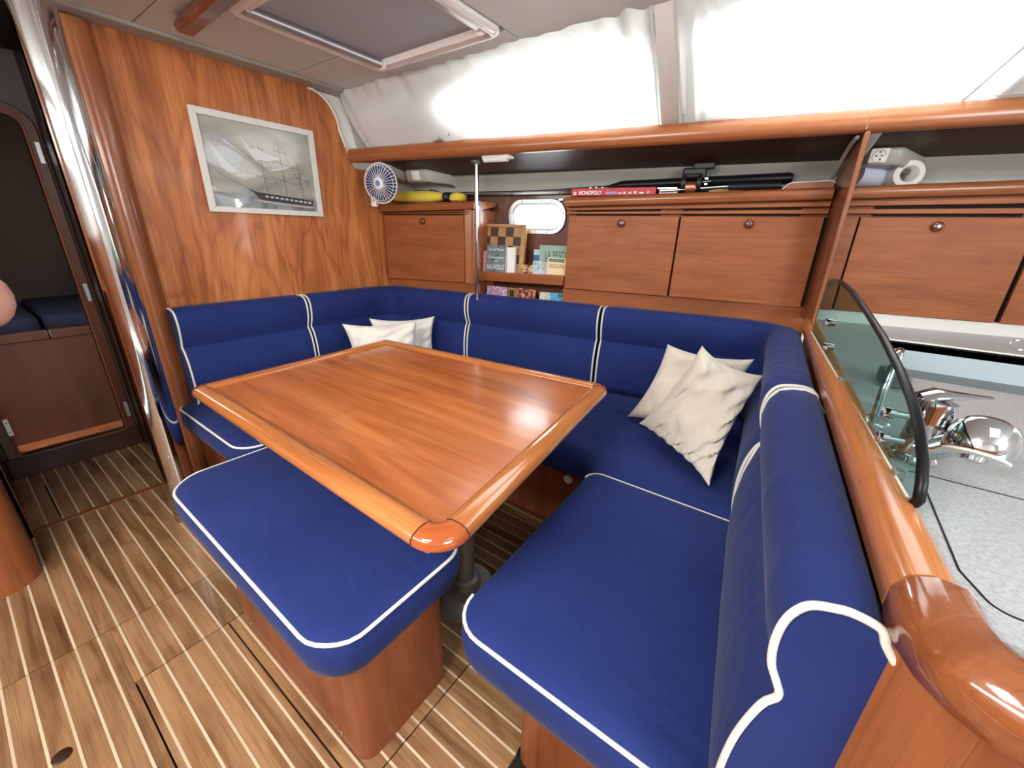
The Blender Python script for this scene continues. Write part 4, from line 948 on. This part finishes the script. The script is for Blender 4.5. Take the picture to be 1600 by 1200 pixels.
# back rests
BP = [(0, .459), (.100, .459), (.116, .468), (.123, .50), (.126, .58), (.120, .65), (.103, .705), (.086, .728), (.094, .748), (.107, .785), (.112, .83), (.107, .868), (.090, .893), (.062, .902), (.03, .904), (.008, .898), (-.001, .880), (0, .855)]
def smoothpath(P, k=4):
    P = [Vector(p) for p in P]; out = []
    for i in range(len(P)-1):
        a = P[max(i-1, 0)]; b = P[i]; c = P[i+1]; d = P[min(i+2, len(P)-1)]
        for j in range(k):
            t = j/k; out.append(.5*((2*b)+(c-a)*t+(2*a-5*b+4*c-d)*t*t+(3*b-a-3*c+d)*t**3))
    return out+[P[-1]]
def backrest(path, label, ends=(True, True), thick=1., r=.20, zs=0., aft=False):
    P = [Vector((p[0], p[1], 0)) for p in path]
    if len(P) > 2: P = fillet_open(P, r, 8)
    # subdivide straight runs
    Q = [P[0]]
    for a, b in zip(P, P[1:]):
        k = max(1, int((b-a).length/.05)); Q += [a+(b-a)*(i+1)/k for i in range(k)]
    c = sum(Q, Vector())/len(Q); t = thing('back_cushion', (c.x, c.y, .435), label, 'cushion', 'blue back cushions of the settee')
    prof = [(a*thick, b+zs) for a, b in BP]
    if aft: prof = [(a if a > .02 or b > .86 else -.018, b+.020*math.exp(-((b-.74)/.07)**2)) for a, b in prof]+[(-.016, .83+zs)]
    n = len(Q); L_ = sum((b-a).length for a, b in zip(Q, Q[1:])); rings = []; acc = 0
    vs = []; m = len(prof)
    for i in range(n):
        t0 = (Q[i]-Q[i-1]) if i > 0 else Q[1]-Q[0]; t1 = Q[i+1]-Q[i] if i < n-1 else t0
        t0 = t0.normalized(); t1 = t1.normalized(); tt = (t0+t1).normalized(); sd = Vector((-tt.y, tt.x, 0))/max(.5, tt.dot(t0))
        if i: acc += (Q[i]-Q[i-1]).length
        e = min(acc, L_-acc)
        sc = 1.-.07*max(0, 1-e/.05)**2
        if aft: sc *= .80+.20*min(1, acc/.6)
        for k, (a, b) in enumerate(prof):
            wv = 1+.02*noise.noise(Vector((Q[i].x*6, Q[i].y*6, b*8)))
            vs.append(Q[i]+sd*(a*(sc if a > .03 else 1)*wv)+Vector((0, 0, b-(.006*max(0, 1-e/.05)**2 if b > .8 else 0))))
    fs = [(i*m+k, (i+1)*m+k, (i+1)*m+(k+1) % m, i*m+(k+1) % m) for i in range(n-1) for k in range(m)]
    fs += [tuple(range(m)), tuple((n-1)*m+k for k in range(m))[::-1]]
    ob('pad', M().add(vs, fs), m_blue, t, ang=50)
    for e, i in ((ends[0], 0), (ends[1], n-1)):
        if e: ob('piping', M().tube(smoothpath([vs[i*m+k] for k in range(1, m-1)]), .0046, 8), m_pipe, t, ang=80)
    return t
# paths run so that the room is on the left of travel
XB_ = -2.297
backrest([(XB_, 1.135), (XB_, .555)], 'blue back cushion with white piped ends nearest the mast')
def hb(x, s=2.165): p = H(x, s, 0); return (p.x, p.y)
cornerF = hb(XB_)
backrest([hb(-1.655), cornerF, (XB_, 1.155)], 'blue corner back cushion below the fan', (True, True))
backrest([hb(-.868), hb(-1.635)], 'blue back cushion below the book rack', (True, True))
RX = lambda y: .041+(1.71-y)*.077      # inner face of the galley rail
cornA = hb(RX(2.16)-.006)
backrest([(RX(1.225)-.004, 1.225), cornA, hb(-.845)], 'blue corner back cushion behind the cream pillows', (True, True), zs=.0)
backrest([(RX(.448)+.002, .448), (RX(1.185)-.002, 1.185)], 'blue back cushion with white piped end in the right foreground', (True, True), .98, zs=.004, aft=True)

# ------------------------------------------------------------------ bench in the aisle
bn = thing('aisle_bench', (-.95, .43, 0), 'free-standing blue bench seat on a cherry plinth in the left foreground', 'bench')
bp = fillet([Vector((-1.285, .292, 0)), Vector((-.620, .292, 0)), Vector((-.620, .585, 0)), Vector((-1.285, .585, 0))], [.012, .040, .045, .012], 7)
ob('plinth', M().prism([(p[0], p[1], .0) for p in bp], (0, 0, .328)), m_base, bn, ang=50)
for x in (-1.235, -.722): ob('screw_cap', M().lathe([(.001, 0), (.010, 0), (.0095, .002), (.005, .0015), (.001, .001)], (x, .292, .028), (0, -1, 0), 18), m_knob, bn)
Pb = [Vector((x, y, 0)) for x, y in [(-1.575, .248), (-.600, .238), (-.600, .665), (-1.560, .66)]]
fp, o = cushion('pad', Pb, [.115, .10, .09, .09], .33, .448, bn)
full = inset([(p[0], p[1]) for p in fp], .001)
ob('piping', M().tube([(x, y, .444+.0015*sin(i*1.3)) for i, (x, y) in enumerate(full)], .0046, 8, closed=True), m_pipe, bn, ang=80)

# ------------------------------------------------------------------ table
tb = thing('saloon_table', (-1.1, .9, 0), 'glossy cherry saloon table with raised rounded rim', 'table')
TA, TB, TC, TD = Vector((-1.705, .410, 0)), Vector((-1.752, 1.305, 0)), Vector((-.535, 1.415, 0)), Vector((-.420, .388, 0))
quad = [TA, TD, TC, TB]; rads = [.045, .075, .055, .045]
outl_ = fillet(quad, rads, 8)
ob('top', M().prism([(x, y, .672) for x, y in inset([(p[0], p[1]) for p in outl_], .035)], (0, 0, .027)), m_table, tb, bev=.002)
rprof = [(.058, -.030), (.058, .001), (.054, .009), (.042, .013), (.022, .012), (.008, .006), (.0, -.004), (.0, -.014), (.006, -.024), (.020, -.031)]
jprof = [(.0583, -.030), (.0583, .001), (.0543, .0094), (.042, .0135), (.022, .0125), (.0076, .0066), (-.0005, -.004), (-.0005, -.014), (.0056, -.0245), (.020, -.0315)]
for i in range(4):
    arc = [Vector((p[0], p[1], .70)) for p in outl_[i*9:(i+1)*9]]
    nxt = Vector((*outl_[((i+1)*9) % 36][:2], .70)); a = arc[-1]; d = (nxt-a).normalized(); g = .0018
    for q_, e_ in ((a, 1), (Vector((arc[0].x, arc[0].y, .70)), -1)):
        pv = d if e_ == 1 else (arc[0]-Vector((*outl_[(i*9-1) % 36][:2], .70))).normalized()
        ob('joint', M().sweep([q_-pv*.0011, q_+pv*.0011], jprof), m_void, tb, smooth=False)
    ob('corner_block', M().sweep(arc, rprof), m_tabcor, tb, ang=75)
    ob('rim_rail', M().sweep([a+d*g, nxt-d*g], rprof), m_tabrim if i in (0, 2) else m_tabrimy, tb, ang=50)
ob('under_frame', M().box(-1.60, -.56, .55, 1.22, .650, .671), m_dark, tb)
def pedestal(x, y):
    p = ob('pedestal', M().tube([(x, y, .09), (x, y, .66)], .034, 28), m_greymetal, tb, ang=50)
    ob('floor_socket', M().lathe([(.108, 0), (.106, .006), (.100, .062), (.094, .070), (.056, .072), (.052, .100), (.042, .108), (.036, .108)], (x, y, .0), seg=36), m_greymetal, tb, ang=40)
    ob('top_plate', M().lathe([(.04, -.03), (.10, 0)], (x, y, .648), seg=24), m_greymetal, tb)
pedestal(-.765, .815); pedestal(-1.40, .87)

# ------------------------------------------------------------------ galley
# partition below the rail
struct('wall_galley_side', M().prism([(RX(.46)+.022, .47, 0), (RX(.46)+.036, .47, 0), (RX(2.15)+.036, 2.15, 0), (RX(2.15)+.022, 2.15, 0)], (0, 0, .895)), m_base, 'wooden partition between settee back and galley', smooth=False)
gc = thing('galley_cabinet', (.5, .45, 0), 'cherry galley cabinet below the worktop at the lower right corner', 'cabinet')
ob('front_panel', M().prism([(.195, .418, 0), (.95, .418, 0), (.95, .436, 0), (.195, .436, 0)], (0, 0, .90)), m_base, gc, bev=.003)
ob('corner_post', M().prism([(p[0], p[1], 0) for p in fillet([Vector((.140, .455, 0)), Vector((.178, .416, 0)), Vector((.205, .416, 0)), Vector((.205, .47, 0)), Vector((.140, .49, 0))], [.02, .02, .0, 0, 0], 5)], (0, 0, .905)), m_cabz, gc, ang=40)
wt = thing('worktop', (.6, 1.2, .90), 'speckled pale grey galley worktop with sink trough', 'worktop')
TRX0, TRX1, TRY0, TRY1 = .262, 1.30, 1.40, 1.915
rx = lambda y: RX(y)+.018
zt0, zt1 = .900, .926
mm = M()
def cell(a, b, c, d): mm.prism([(a[0], a[1], zt0), (b[0], b[1], zt0), (c[0], c[1], zt0), (d[0], d[1], zt0)], (0, 0, zt1-zt0))
cell((rx(.46), .46), (1.6, .46), (1.6, TRY0), (rx(TRY0), TRY0))
cell((rx(TRY0), TRY0), (TRX0, TRY0), (TRX0, TRY1), (rx(TRY1), TRY1))
cell((TRX1, TRY0), (1.6, TRY0), (1.6, TRY1), (TRX1, TRY1))
cell((rx(TRY1), TRY1), (1.6, TRY1), (1.6, 2.52), (.04, 2.24))
ob('slab', mm, m_counter, wt, smooth=False)
zf = .835
mm = M().box(TRX0-.004, TRX1, TRY1, TRY1+.004, zf, zt1-.003).box(TRX0-.004, TRX0, TRY0, TRY1, zf, zt1-.003).box(TRX0, TRX1, TRY0-.004, TRY0, zf, zt1-.003)
ob('sink_wall', mm, m_sinkin, wt)
ob('sink_floor', M().box(TRX0, TRX1, TRY0, TRY1, zf-.004, zf), m_bin, wt)
ob('sink_rim', M().box(TRX0-.012, TRX1, TRY1-.002, TRY1+.018, zt1-.001, zt1+.006), m_hatch, wt, bev=.003)
ob('sink_seal', M().box(TRX0-.006, TRX1, TRY1-.006, TRY1-.002, zt1-.004, zt1+.0015), m_rubber, wt)
# lid seam lines
sm_ = fillet([Vector((1.0, .502, 0)), Vector((.212, .502, 0)), Vector((.196, .552, 0)), Vector((.196, .786, 0)), Vector((1.0, .790, 0))], [0, .02, .03, .006, 0], 6)
ob('lid_seam', M().sweep([Vector((p[0], p[1], zt1)) for p in sm_], [(-.0011, -.001), (.0011, -.001), (.0011, .0006), (-.0011, .0006)]), m_rubber, wt)
ob('lid_seam', M().box(.185, .194, .784, .7862, zt1-.001, zt1+.0006), m_rubber, wt)
ob('pull_ring', M().tube([(.605+.020*cos(a), 2.045+.010*sin(a), zt1+.016+.014*sin(a)) for a in [2*pi*k/20 for k in range(20)]], .0022, 8, closed=True), m_chrome, wt)
# rail
rl_ = thing('galley_rail', (.12, 1.1, .90), 'rounded cherry rail along the worktop edge above the settee back', 'rail')
rp_ = [(.003, -.022), (.003, .004), (-.001, .012), (-.006, .022), (-.020, .029), (-.036, .027), (-.046, .016), (-.048, .0), (-.048, -.022), (-.010, -.028)]
# travel from aft-near end to the hull: room side on the left
def rail(p0, p1): return M().sweep([Vector((*p0, .925)), Vector((*p1, .925))], rp_)
ob('rail', rail((RX(.478), .478), (RX(1.20), 1.20)), m_raily, rl_, ang=75)
ob('rail', rail((RX(1.202), 1.202), (RX(2.10), 2.10)), m_raily, rl_, ang=75)
cpts = [(RX(.476), .476), (.137, .452), (.141, .425), (.150, .400), (.166, .380), (.188, .366), (.214, .358), (.245, .354), (.30, .352)]
mm = M(); rp2 = [(a*1.2-.0005, b*1.05) for a, b in rp_]
vs = []; Pq = [Vector((x, y, .925)) for x, y in cpts][::-1]
ob('corner_block', M().sweep(Pq[2:], [(-a-.0, b) for a, b in rp2] if False else [(-a-.065 if False else a, b) for a, b in rp2]), m_railend, rl_, ang=75)
ob('rail', M().sweep([Vector((1.2, .352, .925))]+Pq[:2][:1]+[Pq[1]], rp2), m_railend, rl_, ang=75)

# smoked glass splash screen
gl = thing('splash_screen', (.10, 1.19, .945), 'curved smoked glass splash screen on the galley rail', 'screen')
G0, G1 = Vector((.043, 1.745, 0)), Vector((.165, .618, 0)); gd = (G1-G0).normalized(); gn = Vector((-gd.y, gd.x, 0))
def GP(y, z, o=0.): t = (y-G0.y)/(gd.y); p = G0+gd*t+gn*o; return Vector((p.x, p.y, z))
gpt = [(1.745, .951), (1.735, 1.06), (1.712, 1.128), (1.62, 1.142), (1.518, 1.142), (1.332, 1.134), (1.117, 1.110), (.958, 1.089), (.829, 1.065), (.741, 1.043), (.688, 1.022), (.652, 1.000), (.632, .978), (.622, .960), (.628, .951)]
ob('pane', M().prism([GP(y, z, -.003) for y, z in gpt], gn*.006), m_smoke, gl, ang=30)
ob('edge_seal', M().tube([GP(y, z) for y, z in gpt[4:]], .0062, 10), m_rubber, gl, ang=60)
ob('foot_seal', M().tube([GP(1.735, .951, -.004), GP(1.16, .951, -.004)], .0025, 6).tube([GP(1.145, .951, -.004), GP(.64, .951, -.004)], .0025, 6), m_plastic, gl)
for y in (1.150, .70): ob('clip', M().obox(GP(y, .953), gd, (0, 0, 1), gn, .008, .006, .006), m_greymetal, gl, bev=.001)
for y, z in ((.805, 1.004), (.790, .968)):
    kn = ob('stand_off', M().lathe([(.001, .010), (.008, .010), (.0085, .008), (.0085, -.004), (.005, -.005), (.005, -.022)], GP(y, z), -gn if gn.x > 0 else gn, 20), m_chrome, gl, ang=40)
for y, z in ((1.474, 1.030), (1.40, .975)):
    ob('clamp', M().lathe([(.001, .012), (.010, .011), (.011, -.014), (.001, -.016)], GP(y, z), (1, 0, 0), 14), m_chrome, gl, ang=40)

# mixer tap
tp = thing('mixer_tap', (.195, .84, .926), 'chrome mixer tap with large spray head behind the glass screen', 'tap')
ob('base', M().lathe([(.030, 0), (.031, .004), (.027, .010), (.025, .012)], (.193, .84, .926), seg=28), m_chrome, tp, ang=40)
ob('body', M().lathe([(.0235, .0), (.0235, .055), (.0245, .058), (.0235, .062), (.0235, .085), (.022, .094)], (.193, .84, .932), (.06, .02, 1), 28), m_chrome, tp, ang=40)
lev = [Vector((.178, .855, 1.024)), Vector((.195, .86, 1.031)), Vector((.215, .865, 1.033)), Vector((.240, .87, 1.035)), Vector((.258, .875, 1.036))]
mm = M(); wd = [.018, .024, .018, .010, .007]; hh = [.006, .009, .006, .003, .002]; vs = []
for p, w_, h_ in zip(lev, wd, hh):
    for k in range(12): a = 2*pi*k/12; vs.append(p+Vector((-.2, 1, 0)).normalized()*cos(a)*w_+Vector((0, 0, 1))*sin(a)*h_)
fs = [(i*12+k, i*12+(k+1) % 12, (i+1)*12+(k+1) % 12, (i+1)*12+k) for i in range(4) for k in range(12)]+[tuple(range(12))[::-1], tuple(48+k for k in range(12))]
ob('lever', mm.add(vs, fs), m_chrome, tp, ang=60)
ob('spout', M().tube([(.196, .835, .950), (.212, .828, .958), (.232, .822, .980), (.248, .820, .996)], [.022, .020, .018, .019], 20), m_chrome, tp, ang=60)
hd = Vector((.2435, .795, .969))
ob('spray_head', M().lathe([(.034, 0), (.0365, .003), (.037, .022), (.0355, .036), (.030, .048), (.019, .056), (.008, .059), (.001, .0595)], hd, (.12, .48, .86), 32), m_chrome, tp, ang=50)
ob('nozzle_ring', M().lathe([(.001, -.002), (.034, -.002), (.035, .001)], hd, (.12, .48, .86), 32), m_plastic, tp, ang=50)
ob('nozzle', M().lathe([(.001, -.009), (.013, -.008), (.014, -.001), (.001, 0)], hd, (.12, .48, .86), 24), m_chrome, tp, ang=50)
# second tap behind the glass
t2 = thing('pump_tap', (.165, 1.0, .926), 'slim chrome foot pump tap seen through the smoked glass', 'tap')
ob('base', M().lathe([(.026, 0), (.024, .004), (.012, .010), (.008, .014)], (.158, .985, .926), seg=24), m_chrome, t2, ang=40)
ob('stem', M().tube([(.158, .985, .935), (.158, .995, .985), (.160, 1.005, 1.03), (.163, 1.02, 1.05), (.168, 1.045, 1.056), (.172, 1.065, 1.045)], [.0075, .007, .0065, .0065, .007, .007], 14), m_chrome, t2, ang=60)
ww_ = thing('dish_brush', (.16, 1.5, .926), 'dark scourer block on the worktop behind the glass', 'scourer')
ob('block', M().obox((.215, 1.30, .944), (1, .2, 0), (0, 1, 0), (0, 0, 1), .028, .045, .017), m_bin, ww_, bev=.006)

# ------------------------------------------------------------------ pillows
def pillow(name, TL, TR, BR, BL, th, label, mt, group=None, seed=0., ear=.11):
    TL, TR, BR, BL = map(Vector, (TL, TR, BR, BL)); nn = ((TR-TL).cross(BL-TL)).normalized()
    c = (TL+TR+BR+BL)/4
    if nn.dot(Vector((0, 0, 1.25))-c) < 0: nn = -nn
    n = 26; vs = []; fs = []
    for side in (1, -1):
        for i in range(n+1):
            for j in range(n+1):
                u = -1+2*i/n; v = -1+2*j/n
                pu = u*(1-ear*(1-v*v)*abs(u)**1.0*1.2); pv = v*(1-ear*(1-u*u)*abs(v)*1.2)
                a = (pu+1)/2; b = (pv+1)/2
                p = TL*(1-a)*(1-b)+TR*a*(1-b)+BR*a*b+BL*(1-a)*b
                w = ((1-u*u)*(1-v*v))**.42
                cr = .20*noise.noise(Vector((u*2.2+seed, v*2.2, seed)))*w+.13*noise.noise(Vector((u*4.5, v*4.5+seed, side)))*w
                edge = max(0, max(abs(u), abs(v))-.55)/.45
                cr += .20*edge*(1-edge)*4*sin((u*v*9)+u*14+v*11+seed)*w
                vs.append(p+nn*side*(th*(w+cr*1.6)+.0015))
    m = (n+1)**2
    for sd in (0, 1):
        for i in range(n):
            for j in range(n):
                q = [i*(n+1)+j, (i+1)*(n+1)+j, (i+1)*(n+1)+j+1, i*(n+1)+j+1]; fs.append(tuple(k+m*sd for k in (q if sd == 0 else q[::-1])))
    bd = [(i, 0) for i in range(n)]+[(n, j) for j in range(n)]+[(i, n) for i in range(n, 0, -1)]+[(0, j) for j in range(n, 0, -1)]
    for (a, b), (c_, d) in zip(bd, bd[1:]+bd[:1]): fs.append((a*(n+1)+b, c_*(n+1)+d, c_*(n+1)+d+m, a*(n+1)+b+m))
    t = thing(name, (c.x, c.y, min(p.z for p in (TL, TR, BR, BL))), label, 'pillow', group or 'loose pillows')
    ob('cover', M().add(vs, fs), mt, t, ang=80)
pillow('pillow', (-.270, 1.57, .880), (-.062, 1.63, .795), (-.122, 1.32, .475), (-.460, 1.60, .495), .075, 'front cream velvet pillow in the right corner of the settee', m_cream, seed=2.1)
pillow('pillow', (-.448, 1.80, .808), (-.112, 1.80, .806), (-.16, 1.66, .48), (-.545, 1.69, .470), .060, 'cream velvet pillow standing behind the front one in the right corner', m_cream, seed=6.4)
pillow('pillow', (-1.900, 1.150, .790), (-1.72, 1.490, .782), (-1.66, 1.455, .46), (-1.86, 1.16, .46), .055, 'front white pillow behind the far left corner of the table', m_white_pil, seed=3.3)
pillow('pillow', (-1.975, 1.365, .775), (-1.79, 1.690, .766), (-1.765, 1.665, .46), (-1.97, 1.38, .46), .050, 'white pillow half hidden behind the other one in the far corner', m_white_pil, seed=8.8)
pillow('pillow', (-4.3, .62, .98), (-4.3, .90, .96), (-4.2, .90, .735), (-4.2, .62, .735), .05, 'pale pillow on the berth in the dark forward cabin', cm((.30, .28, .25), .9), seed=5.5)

# ------------------------------------------------------------------ photographer's hand at the left edge
pr = thing('person', (-.20, -.03, 1.22), 'hand of a person, only a fingertip showing at the left edge of the frame', 'person')
def hand():
    me = bpy.data.meshes.new('hand'); V = []; E = []; R = []
    def add(p, r, par):
        V.append(tuple(Vector(p))); R.append(r); 
        if par is not None: E.append((par, len(V)-1))
        return len(V)-1
    tip = Vector((-.1085, .0038, 1.2375))+rt*.005; d0 = Vector((.02, .055, .012)).normalized()   # finger direction towards the frame
    rgt = rt.copy(); base = tip-rgt*.075-fw*.0
    o = base
    w = add(o-rgt*.10-up*.03, .024, None); p = add(o-rgt*.04-up*.02, .020, w)
    spots = [(0, 0, .075, .0064), (-.020, -.006, .078, .008), (-.039, -.006, .070, .0075), (-.056, 0, .056, .0066)]
    for dy, dx, ln_, r_ in spots:
        k = add(o+up*dy+rgt*dx, .010, p)
        bend = 0 if dy == 0 else 1
        a = add(o+up*dy+rgt*(dx+ln_*.45)-fw*(.008*bend), r_*1.05, k); b = add(o+up*dy+rgt*(dx+ln_*(.75 if not bend else .55))-fw*(.030*bend), r_, a); add(o+up*dy+rgt*(dx+ln_*(.95 if not bend else .42))-fw*(.042*bend), r_*.9, b)
    k = add(o-rgt*.03+up*.018, .012, p); a = add(o-rgt*.005+up*.035, .010, k); add(o+rgt*.015+up*.046, .009, a)
    org = Vector((-.20, -.03, 1.22)); me.from_pydata([tuple(Vector(v)-org) for v in V], E, []); ob_ = bpy.data.objects.new('hand', me); COL.objects.link(ob_); ob_.parent = pr
    sk = ob_.modifiers.new('skin', 'SKIN')
    for i, r_ in enumerate(R): me.skin_vertices[0].data[i].radius = (r_, r_)
    me.skin_vertices[0].data[0].use_root = True
    s = ob_.modifiers.new('sub', 'SUBSURF'); s.levels = 2; s.render_levels = 2
    me.materials.append(m_skin); sk.use_smooth_shade = True
hand()
